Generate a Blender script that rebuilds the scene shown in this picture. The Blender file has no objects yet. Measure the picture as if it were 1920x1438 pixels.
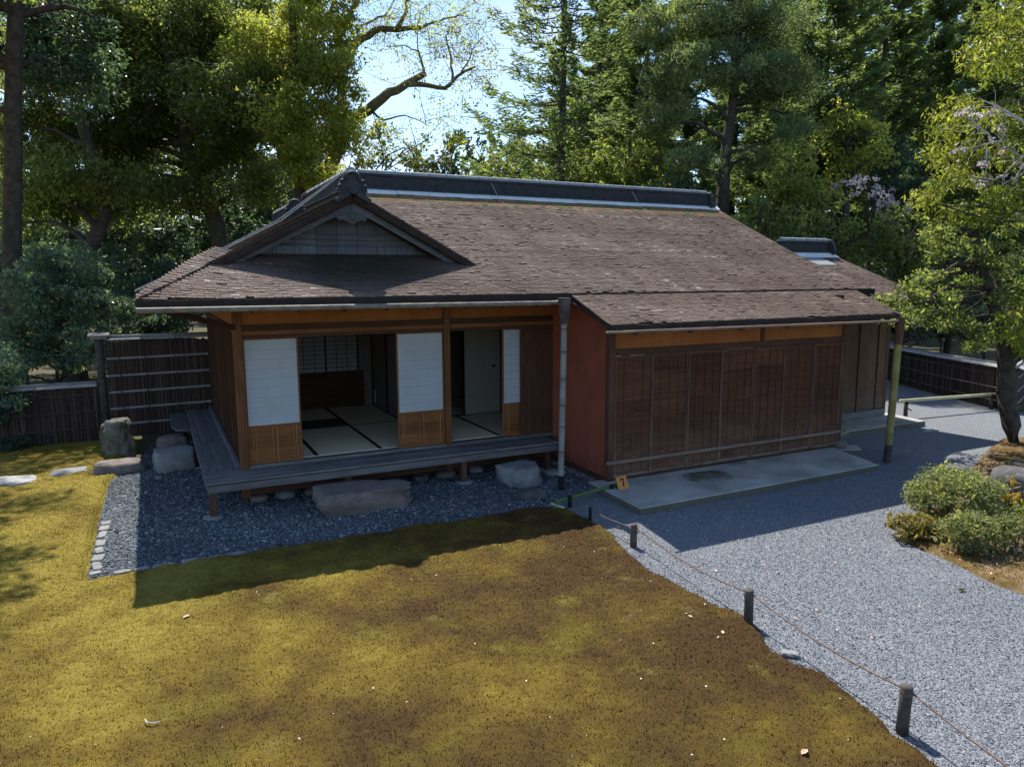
import bpy, bmesh, math, random
import numpy as np
from mathutils import Matrix, Vector
rnd = random.Random(7)
rng = np.random.default_rng(11)
scene = bpy.context.scene
col = scene.collection

# ------------------------------------------------------------------ camera
CAM = np.array([-0.4627, -9.7602, 3.0660]); FPX = 1352.77
YAW, PITCH, ROLL = 0.460902, 0.144586, -0.005003
FWD = np.array([math.sin(YAW)*math.cos(PITCH), math.cos(YAW)*math.cos(PITCH), -math.sin(PITCH)])
_r = np.array([math.cos(YAW), -math.sin(YAW), 0.0]); _u = np.cross(_r, FWD)
RGT = math.cos(ROLL)*_r + math.sin(ROLL)*_u
UPV = -math.sin(ROLL)*_r + math.cos(ROLL)*_u
cd = bpy.data.cameras.new('camera'); cam = bpy.data.objects.new('camera', cd); col.objects.link(cam)
cd.sensor_width = 36.0; cd.lens = FPX*36.0/1920.0; cd.clip_start = 0.1; cd.clip_end = 2000
m = Matrix.Identity(4)
for i in range(3):
    m[i][0] = RGT[i]; m[i][1] = UPV[i]; m[i][2] = -FWD[i]; m[i][3] = CAM[i]
cam.matrix_world = m
scene.camera = cam

def ray(px, py): return FWD + RGT*(px-960)/FPX - UPV*(py-719)/FPX
def W(px, py, depth): return CAM + ray(px, py)*depth
def G(px, py, z=0.0):
    d = ray(px, py); return CAM + d*((z-CAM[2])/d[2])

# ------------------------------------------------------------------ sky, sun, exposure
SUN_EL = math.radians(55.0); SUN_DX = 0.09
sun_h = Vector((SUN_DX, 1.0, 0.0)).normalized()
to_sun = Vector((sun_h.x*math.cos(SUN_EL), sun_h.y*math.cos(SUN_EL), math.sin(SUN_EL)))
w = bpy.data.worlds.new("World"); scene.world = w; w.use_nodes = True
nt = w.node_tree; nt.nodes.clear()
out = nt.nodes.new('ShaderNodeOutputWorld'); bg = nt.nodes.new('ShaderNodeBackground')
sky = nt.nodes.new('ShaderNodeTexSky'); sky.sky_type = 'NISHITA'; sky.sun_disc = False
sky.sun_elevation = SUN_EL; sky.sun_rotation = math.atan2(sun_h.x, sun_h.y)
sky.air_density = 1.0; sky.dust_density = 0.3; sky.ozone_density = 3.5
tc = nt.nodes.new('ShaderNodeTexCoord'); mp = nt.nodes.new('ShaderNodeMapping'); mp.inputs['Scale'].default_value = (1, 1, 2.6); mp.inputs['Location'].default_value = (2.1, 0.3, 0.7)
nz = nt.nodes.new('ShaderNodeTexNoise'); nz.inputs['Scale'].default_value = 2.3; nz.inputs['Detail'].default_value = 7; nz.inputs['Roughness'].default_value = 0.55
rp = nt.nodes.new('ShaderNodeValToRGB'); rp.color_ramp.elements[0].position = 0.56; rp.color_ramp.elements[1].position = 0.80
mx = nt.nodes.new('ShaderNodeMix'); mx.data_type = 'RGBA'
L = nt.links.new
L(tc.outputs['Generated'], mp.inputs['Vector']); L(mp.outputs['Vector'], nz.inputs['Vector']); L(nz.outputs['Fac'], rp.inputs['Fac'])
L(rp.outputs['Color'], mx.inputs[0]); L(sky.outputs['Color'], mx.inputs[6]); mx.inputs[7].default_value = (4.2, 4.35, 4.6, 1)
L(mx.outputs[2], bg.inputs['Color']); bg.inputs['Strength'].default_value = 0.13; L(bg.outputs[0], out.inputs[0])
sl = bpy.data.lights.new('sun', 'SUN'); sl.energy = 5.0; sl.angle = math.radians(0.53); sl.color = (1.0, 0.945, 0.85)
so = bpy.data.objects.new('sun', sl); col.objects.link(so)
so.rotation_euler = to_sun.to_track_quat('Z', 'Y').to_euler(); so.location = (0, 0, 40)
vs = scene.view_settings; vs.view_transform = 'Standard'; vs.look = 'None'; vs.gamma = 1.0; vs.exposure = 0.88; vs.use_curve_mapping = False
scene.cycles.max_bounces = 8; scene.cycles.transparent_max_bounces = 8; scene.cycles.use_denoising = True

# ------------------------------------------------------------------ materials
MATS = {}
def _mat(name):
    m = bpy.data.materials.new(name); m.use_nodes = True; n = m.node_tree; n.nodes.clear()
    o = n.nodes.new('ShaderNodeOutputMaterial'); b = n.nodes.new('ShaderNodeBsdfPrincipled'); b.inputs['Specular IOR Level'].default_value = 0.15; n.links.new(b.outputs[0], o.inputs[0])
    MATS[name] = m
    return m, n, b, o
def N(n, t, **kw):
    x = n.nodes.new('ShaderNode'+t)
    for k, v in kw.items():
        if k in x.inputs.keys(): x.inputs[k].default_value = v
        else: setattr(x, k, v)
    return x
def ramp(n, src, stops):
    r = n.nodes.new('ShaderNodeValToRGB'); cr = r.color_ramp
    while len(cr.elements) < len(stops): cr.elements.new(0.5)
    for e, (p, c) in zip(cr.elements, stops):
        e.position = p; e.color = (*c, 1) if len(c) == 3 else c
    n.links.new(src, r.inputs[0]); return r.outputs[0]
def mixc(n, fac, a, b, mode='MIX'):
    x = n.nodes.new('ShaderNodeMix'); x.data_type = 'RGBA'; x.blend_type = mode
    for s, v in ((0, fac), (6, a), (7, b)):
        if hasattr(v, 'is_linked'): n.links.new(v, x.inputs[s])
        elif s == 0: x.inputs[0].default_value = v
        else: x.inputs[s].default_value = (*v, 1)
    return x.outputs[2]
def coords(n, scale=(1, 1, 1), rand=True):
    t = N(n, 'TexCoord'); mp = N(n, 'Mapping'); mp.inputs['Scale'].default_value = scale
    n.links.new(t.outputs['Object'], mp.inputs[0])
    if rand:
        oi = N(n, 'ObjectInfo'); a = N(n, 'VectorMath', operation='ADD'); s = N(n, 'Math', operation='MULTIPLY'); s.inputs[1].default_value = 37.0
        n.links.new(oi.outputs['Random'], s.inputs[0]); n.links.new(mp.outputs[0], a.inputs[0]); n.links.new(s.outputs[0], a.inputs[1])
        return a.outputs[0]
    return mp.outputs[0]
def noise(n, vec, scale, detail=5, rough=0.6):
    x = N(n, 'TexNoise'); x.inputs['Scale'].default_value = scale; x.inputs['Detail'].default_value = detail; x.inputs['Roughness'].default_value = rough
    n.links.new(vec, x.inputs['Vector']); return x.outputs['Fac']
def bump(n, b, h, strength=0.4, dist=0.01):
    x = N(n, 'Bump'); x.inputs['Strength'].default_value = strength; x.inputs['Distance'].default_value = dist
    n.links.new(h, x.inputs['Height']); n.links.new(x.outputs[0], b.inputs['Normal'])
def wood(name, c0, c1, axis='x', rough=0.75, grain=22, wear=None, stain=0.35):
    m, n, b, o = _mat(name)
    sc = {'x': (0.06, 1, 1), 'y': (1, 0.06, 1), 'z': (1, 1, 0.06)}[axis]
    v = coords(n, sc); g = noise(n, v, grain*2, 8, 0.65)
    c = ramp(n, g, [(0.3, c0), (0.72, c1)])
    big = noise(n, coords(n), 1.7, 5, 0.65)
    c = mixc(n, ramp(n, big, [(0.38, (0, 0, 0)), (0.68, (stain,)*3)]), c, tuple(x*0.35 for x in c0))
    oi = N(n, 'ObjectInfo'); hs = N(n, 'HueSaturation'); mr = N(n, 'MapRange'); mr.inputs['To Min'].default_value = 0.78; mr.inputs['To Max'].default_value = 1.22
    n.links.new(oi.outputs['Random'], mr.inputs[0]); n.links.new(mr.outputs[0], hs.inputs['Value']); n.links.new(c, hs.inputs['Color']); c = hs.outputs[0]
    if wear:   # bleached by rain from the ground up, with its own ragged edge
        z0, z1, wc = wear
        t = N(n, 'TexCoord'); sx = N(n, 'SeparateXYZ'); n.links.new(t.outputs['Object'], sx.inputs[0])
        mr = N(n, 'MapRange'); mr.inputs[1].default_value = z0; mr.inputs[2].default_value = z1; mr.inputs[3].default_value = 1.0; mr.inputs[4].default_value = 0.0
        n.links.new(sx.outputs[2], mr.inputs[0])
        mm = N(n, 'Math', operation='MULTIPLY'); n.links.new(mr.outputs[0], mm.inputs[0])
        n.links.new(ramp(n, noise(n, coords(n, (0.5, 1, 2.2)), 5, 6, 0.7), [(0.35, (0, 0, 0)), (0.62, (1, 1, 1))]), mm.inputs[1])
        c = mixc(n, mm.outputs[0], c, wc)
    n.links.new(c, b.inputs['Base Color']); b.inputs['Roughness'].default_value = rough
    bump(n, b, g, 0.35, 0.006)
    return m
def simple(name, c0, c1, scale=6, rough=0.85, bscale=60, bstr=0.3, bdist=0.006, metal=0.0, spec=None):
    m, n, b, o = _mat(name); v = coords(n)
    f = noise(n, v, scale, 6, 0.65); n.links.new(ramp(n, f, [(0.3, c0), (0.7, c1)]), b.inputs['Base Color'])
    b.inputs['Roughness'].default_value = rough; b.inputs['Metallic'].default_value = metal
    if spec is not None: b.inputs['Specular IOR Level'].default_value = spec
    bump(n, b, noise(n, v, bscale, 4, 0.6), bstr, bdist); return m

wood('wood_dark_x', (0.045, 0.022, 0.014), (0.10, 0.052, 0.034), 'x')
wood('wood_dark_y', (0.045, 0.022, 0.014), (0.10, 0.052, 0.034), 'y')
wood('wood_dark_z', (0.05, 0.024, 0.015), (0.115, 0.058, 0.036), 'z')
wood('wood_red_x', (0.16, 0.062, 0.026), (0.30, 0.125, 0.055), 'x')
wood('wood_orange_z', (0.125, 0.048, 0.018), (0.26, 0.112, 0.044), 'z', stain=0.35)
wood('wood_orange_x', (0.125, 0.048, 0.018), (0.26, 0.112, 0.044), 'x', stain=0.35)
wood('wood_post_z', (0.095, 0.040, 0.018), (0.19, 0.088, 0.038), 'z')
wood('batten_wood', (0.22, 0.10, 0.042), (0.36, 0.18, 0.078), 'z', stain=0.2)
wood('deck_x', (0.085, 0.085, 0.088), (0.20, 0.195, 0.195), 'x', stain=0.3)
wood('deck_y', (0.085, 0.085, 0.088), (0.20, 0.195, 0.195), 'y', stain=0.3)
wood('shutter_board', (0.055, 0.022, 0.012), (0.132, 0.056, 0.030), 'x', wear=(0.1, 0.95, (0.155, 0.092, 0.062)), grain=14)
wood('shutter_batten', (0.062, 0.031, 0.021), (0.125, 0.068, 0.047), 'z', wear=(0.1, 0.9, (0.18, 0.12, 0.09)))
wood('shutter_stile', (0.080, 0.044, 0.031), (0.150, 0.088, 0.064), 'z', wear=(0.1, 1.0, (0.21, 0.155, 0.12)))
wood('ceiling_wood', (0.38, 0.29, 0.19), (0.55, 0.44, 0.30), 'x', stain=0.15)
wood('rail_wood', (0.12, 0.085, 0.062), (0.24, 0.18, 0.14), 'x')
wood('plank_annex', (0.062, 0.033, 0.019), (0.145, 0.083, 0.047), 'z', wear=(0.15, 0.9, (0.13, 0.105, 0.09)))
wood('gable_plank', (0.066, 0.076, 0.088), (0.145, 0.162, 0.182), 'z', stain=0.25, wear=(3.2, 3.42, (0.05, 0.055, 0.035)))
wood('gable_batten', (0.055, 0.062, 0.072), (0.13, 0.143, 0.160), 'x', stain=0.3)
wood('fence_cap', (0.22, 0.21, 0.20), (0.42, 0.41, 0.39), 'x', stain=0.5)
simple('wall_inner', (0.17, 0.15, 0.14), (0.24, 0.215, 0.20), 2.2, 0.95, 200, 0.2, 0.003)
simple('tatami_edge', (0.006, 0.010, 0.009), (0.010, 0.017, 0.014), 30, 0.8)
simple('dark_mat', (0.06, 0.062, 0.055), (0.09, 0.09, 0.08), 8, 0.9)
simple('fusuma', (0.34, 0.33, 0.29), (0.40, 0.385, 0.34), 4, 0.8, 200, 0.1)
simple('black_lacquer', (0.008, 0.007, 0.007), (0.014, 0.012, 0.012), 5, 0.45, spec=0.4)
simple('kawara', (0.018, 0.022, 0.027), (0.048, 0.056, 0.066), 9, 0.65, 70, 0.35, spec=0.2)
simple('kawara_sunlit', (0.17, 0.19, 0.21), (0.29, 0.315, 0.34), 6, 0.6, 60, 0.25, spec=0.2)  # same tile as the ridge, sun catching the cap put into its colour
simple('flashing', (0.50, 0.56, 0.60), (0.66, 0.70, 0.72), 5, 0.5, 40, 0.2)
simple('bamboo_grey', (0.10, 0.088, 0.072), (0.20, 0.18, 0.15), 7, 0.6, 80, 0.15)
simple('pipe_grey', (0.15, 0.155, 0.15), (0.26, 0.265, 0.255), 5, 0.6, 80, 0.15)
simple('sheet_metal', (0.17, 0.19, 0.20), (0.26, 0.28, 0.29), 5, 0.6)
simple('bamboo_old', (0.15, 0.125, 0.04), (0.27, 0.235, 0.085), 4, 0.5, 80, 0.15)
simple('bamboo_pale', (0.34, 0.33, 0.20), (0.50, 0.48, 0.31), 5, 0.5, 80, 0.15)
simple('bamboo_green', (0.05, 0.10, 0.035), (0.11, 0.17, 0.06), 5, 0.5, 80, 0.15)
simple('bamboo_fence', (0.17, 0.162, 0.16), (0.30, 0.288, 0.28), 3, 0.6, 80, 0.15)
simple('cord_black', (0.012, 0.011, 0.010), (0.02, 0.018, 0.016), 20, 0.9)
simple('rope', (0.10, 0.065, 0.05), (0.17, 0.115, 0.09), 60, 0.95)
simple('post_wood', (0.045, 0.038, 0.035), (0.11, 0.095, 0.085), 9, 0.9, 60, 0.5)
simple('sign_orange', (0.48, 0.20, 0.055), (0.58, 0.26, 0.075), 10, 0.8)
simple('ink', (0.01, 0.008, 0.007), (0.014, 0.012, 0.01), 10, 0.8)
simple('brush', (0.035, 0.026, 0.024), (0.11, 0.083, 0.075), 14, 0.95)
simple('bark', (0.030, 0.025, 0.021), (0.095, 0.080, 0.066), 6, 0.95, 24, 0.9, 0.03)
simple('bark_pale', (0.11, 0.092, 0.072), (0.27, 0.235, 0.185), 6, 0.95, 24, 0.8, 0.03)
simple('bark_moss', (0.075, 0.062, 0.04), (0.20, 0.17, 0.085), 3, 0.95, 24, 0.8, 0.03)
simple('twig_white', (0.30, 0.29, 0.28), (0.48, 0.47, 0.45), 20, 0.9)
simple('soil', (0.05, 0.042, 0.022), (0.10, 0.085, 0.04), 1.2, 0.95, 30, 0.6, 0.03)
simple('paper_white', (0.62, 0.63, 0.63), (0.70, 0.70, 0.69), 4, 0.9)
simple('petal', (0.70, 0.62, 0.62), (0.82, 0.78, 0.77), 30, 0.7)
simple('dry_leaf', (0.42, 0.24, 0.15), (0.60, 0.42, 0.32), 20, 0.8)

def stone_mat(name, c0, c1, lich=(0.25, 0.25, 0.22), moss=0.0):
    m, n, b, o = _mat(name); v = coords(n)
    c = ramp(n, noise(n, v, 4, 8, 0.7), [(0.3, c0), (0.7, c1)])
    c = mixc(n, ramp(n, noise(n, v, 11, 5, 0.7), [(0.56, (0, 0, 0)), (0.68, (0.6,)*3)]), c, lich)
    if moss:
        c = mixc(n, ramp(n, noise(n, v, 3.1, 5, 0.6), [(0.45, (0, 0, 0)), (0.62, (moss,)*3)]), c, (0.05, 0.055, 0.015))
    n.links.new(c, b.inputs['Base Color']); b.inputs['Roughness'].default_value = 0.88
    h = noise(n, v, 18, 8, 0.75); bump(n, b, h, 0.7, 0.02)
stone_mat('stone_grey', (0.13, 0.14, 0.14), (0.27, 0.28, 0.28))
stone_mat('stone_brown', (0.10, 0.08, 0.075), (0.23, 0.19, 0.175), (0.30, 0.26, 0.24))
stone_mat('stone_dark', (0.05, 0.048, 0.048), (0.13, 0.125, 0.12))
stone_mat('stone_mossy', (0.09, 0.09, 0.08), (0.21, 0.205, 0.18), moss=0.8)
stone_mat('stone_pale', (0.24, 0.24, 0.235), (0.40, 0.40, 0.39))
stone_mat('edging', (0.15, 0.155, 0.15), (0.27, 0.275, 0.265))

def plaster(name, c0, c1, zs):
    m, n, b, o = _mat(name); v = coords(n, rand=False)
    c = ramp(n, noise(n, v, 2.4, 7, 0.65), [(0.3, c0), (0.7, c1)])
    c = mixc(n, ramp(n, noise(n, coords(n, (6, 6, 0.5), False), 2.2, 5, 0.7), [(0.50, (0, 0, 0)), (0.72, (0.28,)*3)]), c, tuple(x*0.5 for x in c0))
    c = mixc(n, ramp(n, noise(n, v, 9, 6, 0.75), [(0.60, (0, 0, 0)), (0.72, (0.35,)*3)]), c, tuple(min(1, x*1.5+0.03) for x in c1))
    t = N(n, 'SeparateXYZ'); n.links.new(v, t.inputs[0]); mr = N(n, 'MapRange'); mr.inputs[1].default_value = zs; mr.inputs[2].default_value = zs+0.45; mr.inputs[3].default_value = 0.8; mr.inputs[4].default_value = 0.0
    n.links.new(t.outputs[2], mr.inputs[0]); mm = N(n, 'Math', operation='MULTIPLY'); n.links.new(mr.outputs[0], mm.inputs[0]); n.links.new(ramp(n, noise(n, v, 6, 6, 0.7), [(0.35, (0, 0, 0)), (0.6, (1, 1, 1))]), mm.inputs[1])
    c = mixc(n, mm.outputs[0], c, tuple(x*0.45 for x in c0))
    n.links.new(c, b.inputs['Base Color']); b.inputs['Roughness'].default_value = 0.95; bump(n, b, noise(n, v, 110, 6, 0.7), 0.5, 0.004)
plaster('plaster_ochre', (0.225, 0.083, 0.028), (0.335, 0.132, 0.047), -9)
plaster('plaster_red', (0.225, 0.066, 0.042), (0.33, 0.098, 0.062), 0.1)
def concrete():
    m, n, b, o = _mat('concrete'); v = coords(n, rand=False)
    c = ramp(n, noise(n, v, 1.3, 7, 0.65), [(0.30, (0.19, 0.18, 0.16)), (0.52, (0.32, 0.31, 0.28)), (0.72, (0.43, 0.42, 0.38))])
    c = mixc(n, ramp(n, noise(n, v, 5, 6, 0.7), [(0.55, (0, 0, 0)), (0.75, (0.5,)*3)]), c, (0.15, 0.14, 0.125))
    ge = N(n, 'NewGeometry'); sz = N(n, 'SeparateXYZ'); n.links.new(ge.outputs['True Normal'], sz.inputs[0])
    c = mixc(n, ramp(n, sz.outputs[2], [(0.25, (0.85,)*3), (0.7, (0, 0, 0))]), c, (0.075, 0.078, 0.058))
    n.links.new(c, b.inputs['Base Color']); b.inputs['Roughness'].default_value = 0.9
    bump(n, b, noise(n, v, 120, 5, 0.7), 0.4, 0.004)
concrete()
def attr_mat(name, stops, rough=0.85, extra=None, bsc=90, bstr=0.3):
    """colour from the per-piece random value stored on the mesh"""
    m, n, b, o = _mat(name); a = N(n, 'Attribute'); a.attribute_name = 'tint'
    c = ramp(n, a.outputs['Fac'], stops)
    v = coords(n, rand=False)
    if extra: c = extra(n, v, c)
    b.inputs['Specular IOR Level'].default_value = 0.06
    n.links.new(c, b.inputs['Base Color']); b.inputs['Roughness'].default_value = rough
    bump(n, b, noise(n, v, bsc, 4, 0.6), bstr, 0.004)
def sh_extra(n, v, c):
    st = N(n, 'Mapping'); st.inputs['Scale'].default_value = (1.0, 0.28, 0.28); n.links.new(v, st.inputs[0]); big = noise(n, st.outputs[0], 1.9, 7, 0.72)
    c = mixc(n, ramp(n, big, [(0.36, (0, 0, 0)), (0.64, (0.75,)*3)]), c, (0.070, 0.051, 0.043))
    c = mixc(n, ramp(n, noise(n, v, 2.7, 6, 0.75), [(0.58, (0, 0, 0)), (0.72, (0.5,)*3)]), c, (0.19, 0.16, 0.125))
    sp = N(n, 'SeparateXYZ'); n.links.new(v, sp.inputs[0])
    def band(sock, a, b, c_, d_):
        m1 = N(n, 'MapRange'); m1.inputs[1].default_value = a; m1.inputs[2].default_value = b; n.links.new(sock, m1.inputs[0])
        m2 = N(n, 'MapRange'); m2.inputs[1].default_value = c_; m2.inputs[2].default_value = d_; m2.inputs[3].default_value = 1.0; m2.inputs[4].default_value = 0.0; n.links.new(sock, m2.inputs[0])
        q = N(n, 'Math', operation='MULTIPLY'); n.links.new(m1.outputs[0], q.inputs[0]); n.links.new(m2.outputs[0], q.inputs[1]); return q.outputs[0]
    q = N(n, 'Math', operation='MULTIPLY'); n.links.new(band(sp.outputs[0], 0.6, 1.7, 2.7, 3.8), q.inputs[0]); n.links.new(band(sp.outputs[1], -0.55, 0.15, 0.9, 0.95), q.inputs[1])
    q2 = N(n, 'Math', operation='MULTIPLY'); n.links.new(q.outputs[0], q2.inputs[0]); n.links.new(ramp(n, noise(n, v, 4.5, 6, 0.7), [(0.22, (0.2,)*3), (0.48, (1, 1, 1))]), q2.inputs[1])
    c = mixc(n, q2.outputs[0], c, (0.036, 0.034, 0.025))  # moss stain below the gable, with the gable's cast shadow darkened into it
    # lichen under the ridge
    t = N(n, 'SeparateXYZ'); n.links.new(v, t.inputs[0])
    mr = N(n, 'MapRange'); mr.inputs[1].default_value = 4.42; mr.inputs[2].default_value = 4.68; n.links.new(t.outputs[2], mr.inputs[0])
    mm = N(n, 'Math', operation='MULTIPLY'); n.links.new(mr.outputs[0], mm.inputs[0])
    n.links.new(ramp(n, noise(n, v, 7, 5, 0.7), [(0.36, (0, 0, 0)), (0.52, (1, 1, 1))]), mm.inputs[1])
    lc = ramp(n, noise(n, v, 3.3, 2, 0.5), [(0.42, (0.20, 0.21, 0.07)), (0.6, (0.36, 0.17, 0.08))])
    c = mixc(n, mm.outputs[0], c, lc)
    return c
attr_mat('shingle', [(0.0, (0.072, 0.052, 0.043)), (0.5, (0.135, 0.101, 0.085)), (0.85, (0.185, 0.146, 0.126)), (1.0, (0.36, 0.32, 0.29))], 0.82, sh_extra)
simple('shingle_under', (0.022, 0.017, 0.015), (0.04, 0.032, 0.028), 8, 0.95)
attr_mat('gravel_stone', [(0.0, (0.085, 0.097, 0.115)), (0.35, (0.145, 0.157, 0.177)), (0.8, (0.225, 0.236, 0.252)), (1.0, (0.40, 0.40, 0.40))], 0.85)
attr_mat('slate_stone', [(0.0, (0.05, 0.064, 0.078)), (0.5, (0.115, 0.138, 0.158)), (0.85, (0.19, 0.212, 0.23)), (1.0, (0.30, 0.315, 0.32))], 0.6)
attr_mat('brush_twig', [(0.0, (0.030, 0.020, 0.018)), (0.6, (0.078, 0.053, 0.047)), (1.0, (0.16, 0.118, 0.10))], 0.9)
def ground_gravel(name, c):
    m, n, b, o = _mat(name); v = coords(n, rand=False)
    vo = N(n, 'TexVoronoi'); vo.inputs['Scale'].default_value = 75; n.links.new(v, vo.inputs['Vector'])
    g = N(n, 'SeparateColor'); n.links.new(vo.outputs['Color'], g.inputs[0])
    cc = ramp(n, g.outputs[0], [(0, c[0]), (0.5, c[1]), (1, c[2])])
    cc = mixc(n, ramp(n, noise(n, v, 0.6, 5, 0.6), [(0.4, (0, 0, 0)), (0.7, (0.25,)*3)]), cc, tuple(x*0.7 for x in c[1]))
    n.links.new(cc, b.inputs['Base Color']); b.inputs['Roughness'].default_value = 0.9
    bump(n, b, vo.outputs['Distance'], 0.8, -0.012)
ground_gravel('gravel_bed_base', ((0.03, 0.036, 0.042), (0.09, 0.10, 0.11), (0.17, 0.18, 0.19)))
ground_gravel('gravel_base', ((0.09, 0.10, 0.117), (0.155, 0.167, 0.187), (0.245, 0.254, 0.268)))
def moss_mat(name, tuft):
    m, n, b, o = _mat(name); v = coords(n, rand=False)
    t = N(n, 'SeparateXYZ'); n.links.new(v, t.inputs[0])
    # dry brown moss to the right and near, fresh yellow moss to the left
    mr = N(n, 'MapRange'); mr.inputs[1].default_value = -2.2; mr.inputs[2].default_value = 7.0; gx = N(n, 'Math', operation='MULTIPLY_ADD'); gx.inputs[1].default_value = -0.5; n.links.new(t.outputs[1], gx.inputs[0]); n.links.new(t.outputs[0], gx.inputs[2]); n.links.new(gx.outputs[0], mr.inputs[0])
    big = noise(n, v, 0.7, 7, 0.70); ad = N(n, 'Math', operation='ADD'); sb = N(n, 'Math', operation='MULTIPLY_ADD'); sb.inputs[1].default_value = 3.2; sb.inputs[2].default_value = -1.6
    n.links.new(big, sb.inputs[0]); n.links.new(sb.outputs[0], ad.inputs[0]); n.links.new(mr.outputs[0], ad.inputs[1])
    c = ramp(n, ad.outputs[0], [(0.0, (0.255, 0.200, 0.034)), (0.30, (0.172, 0.126, 0.019)), (0.62, (0.104, 0.067, 0.013)), (1.0, (0.058, 0.030, 0.011))])
    c = mixc(n, ramp(n, noise(n, v, 1.3, 4, 0.6), [(0.57, (0, 0, 0)), (0.70, (0.5,)*3)]), c, (0.155, 0.140, 0.012))
    c = mixc(n, ramp(n, noise(n, v, 2.6, 6, 0.7), [(0.60, (0, 0, 0)), (0.74, (0.6,)*3)]), c, (0.24, 0.175, 0.065))
    c = mixc(n, ramp(n, noise(n, v, 26, 4, 0.7), [(0.38, (0.30,)*3), (0.58, (0, 0, 0))]), c, (0.09, 0.06, 0.012))
    if tuft:
        a = N(n, 'Attribute'); a.attribute_name = 'tint'
        hs = N(n, 'HueSaturation'); q = N(n, 'MapRange'); q.inputs[3].default_value = 0.75; q.inputs[4].default_value = 1.45
        n.links.new(a.outputs['Fac'], q.inputs[0]); n.links.new(q.outputs[0], hs.inputs['Value']); n.links.new(c, hs.inputs['Color']); c = hs.outputs[0]
    n.links.new(c, b.inputs['Base Color']); b.inputs['Roughness'].default_value = 0.95; b.inputs['Specular IOR Level'].default_value = 0.15
    if not tuft: bump(n, b, noise(n, v, 45, 6, 0.75), 0.9, 0.03)
    else:
        tr = N(n, 'BsdfTranslucent'); n.links.new(c, tr.inputs[0]); ms = N(n, 'MixShader'); ms.inputs[0].default_value = 0.3
        n.links.new(b.outputs[0], ms.inputs[1]); n.links.new(tr.outputs[0], ms.inputs[2]); n.links.new(ms.outputs[0], o.inputs[0])
moss_mat('moss', False); moss_mat('moss_tuft', True)
def leaf_mat(name, c0, c1, c2, trans=0.4, rough=0.5, tcol=None):
    m, n, b, o = _mat(name); a = N(n, 'Attribute'); a.attribute_name = 'tint'
    c = ramp(n, a.outputs['Fac'], [(0.0, c0), (0.6, c1), (1.0, c2)])
    v = coords(n); c = mixc(n, ramp(n, noise(n, v, 0.45, 3, 0.6), [(0.38, (0, 0, 0)), (0.66, (0.55,)*3)]), c, tuple(x*0.55 for x in c0))
    n.links.new(c, b.inputs['Base Color']); b.inputs['Roughness'].default_value = rough; b.inputs['Specular IOR Level'].default_value = 0.18
    tr = N(n, 'BsdfTranslucent'); g = N(n, 'Gamma'); g.inputs[1].default_value = 0.85; n.links.new(c, g.inputs[0])
    tint = mixc(n, 1.0, g.outputs[0], tcol or (1.9, 1.9, 0.85), 'MULTIPLY'); n.links.new(tint, tr.inputs[0])
    ms = N(n, 'MixShader'); ms.inputs[0].default_value = trans
    n.links.new(b.outputs[0], ms.inputs[1]); n.links.new(tr.outputs[0], ms.inputs[2]); n.links.new(ms.outputs[0], o.inputs[0])
leaf_mat('leaf_oak', (0.057, 0.081, 0.035), (0.124, 0.159, 0.059), (0.270, 0.290, 0.101), 0.56)
leaf_mat('leaf_gold', (0.101, 0.124, 0.035), (0.223, 0.250, 0.061), (0.419, 0.405, 0.108), 0.6)
leaf_mat('leaf_dark', (0.025, 0.053, 0.037), (0.048, 0.088, 0.062), (0.094, 0.138, 0.100), 0.38, 0.4)
leaf_mat('leaf_olive', (0.070, 0.097, 0.032), (0.155, 0.186, 0.057), (0.311, 0.317, 0.101), 0.58)
leaf_mat('leaf_spring', (0.12, 0.14, 0.03), (0.23, 0.25, 0.05), (0.36, 0.36, 0.10), 0.55)
leaf_mat('leaf_bright', (0.050, 0.072, 0.014), (0.125, 0.148, 0.024), (0.28, 0.275, 0.06), 0.5, 0.32)
leaf_mat('leaf_glossy', (0.062, 0.106, 0.077), (0.125, 0.194, 0.144), (0.275, 0.350, 0.275), 0.4, 0.3)
leaf_mat('leaf_shrub', (0.085, 0.105, 0.042), (0.17, 0.19, 0.078), (0.31, 0.31, 0.16), 0.42)
leaf_mat('leaf_fern', (0.096, 0.088, 0.029), (0.192, 0.160, 0.048), (0.320, 0.240, 0.080), 0.35)
leaf_mat('needle_cedar', (0.052, 0.084, 0.044), (0.115, 0.158, 0.070), (0.25, 0.27, 0.098), 0.54, 0.5)
leaf_mat('needle_pine', (0.062, 0.098, 0.062), (0.130, 0.178, 0.104), (0.25, 0.285, 0.145), 0.52, 0.5)
leaf_mat('leaf_far', (0.023, 0.042, 0.029), (0.044, 0.068, 0.039), (0.078, 0.098, 0.052), 0.2, 0.6)
leaf_mat('blossom', (0.55, 0.42, 0.46), (0.70, 0.58, 0.61), (0.82, 0.75, 0.77), 0.4, 0.6, (1, 1, 1))
leaf_mat('leaf_maple', (0.30, 0.20, 0.03), (0.42, 0.30, 0.05), (0.55, 0.42, 0.12), 0.5)
def tatami():
    m, n, b, o = _mat('tatami'); v = coords(n, (1, 1, 1))
    wv = noise(n, coords(n, (3, 90, 1)), 6, 3, 0.6)
    c = ramp(n, wv, [(0.3, (0.70, 0.58, 0.40)), (0.7, (0.84, 0.72, 0.52))])
    n.links.new(mixc(n, ramp(n, noise(n, v, 2, 4, 0.6), [(0.4, (0, 0, 0)), (0.7, (0.3,)*3)]), c, (0.72, 0.62, 0.46)), b.inputs['Base Color'])
    b.inputs['Roughness'].default_value = 0.8; bump(n, b, wv, 0.3, 0.003)
tatami()
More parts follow.
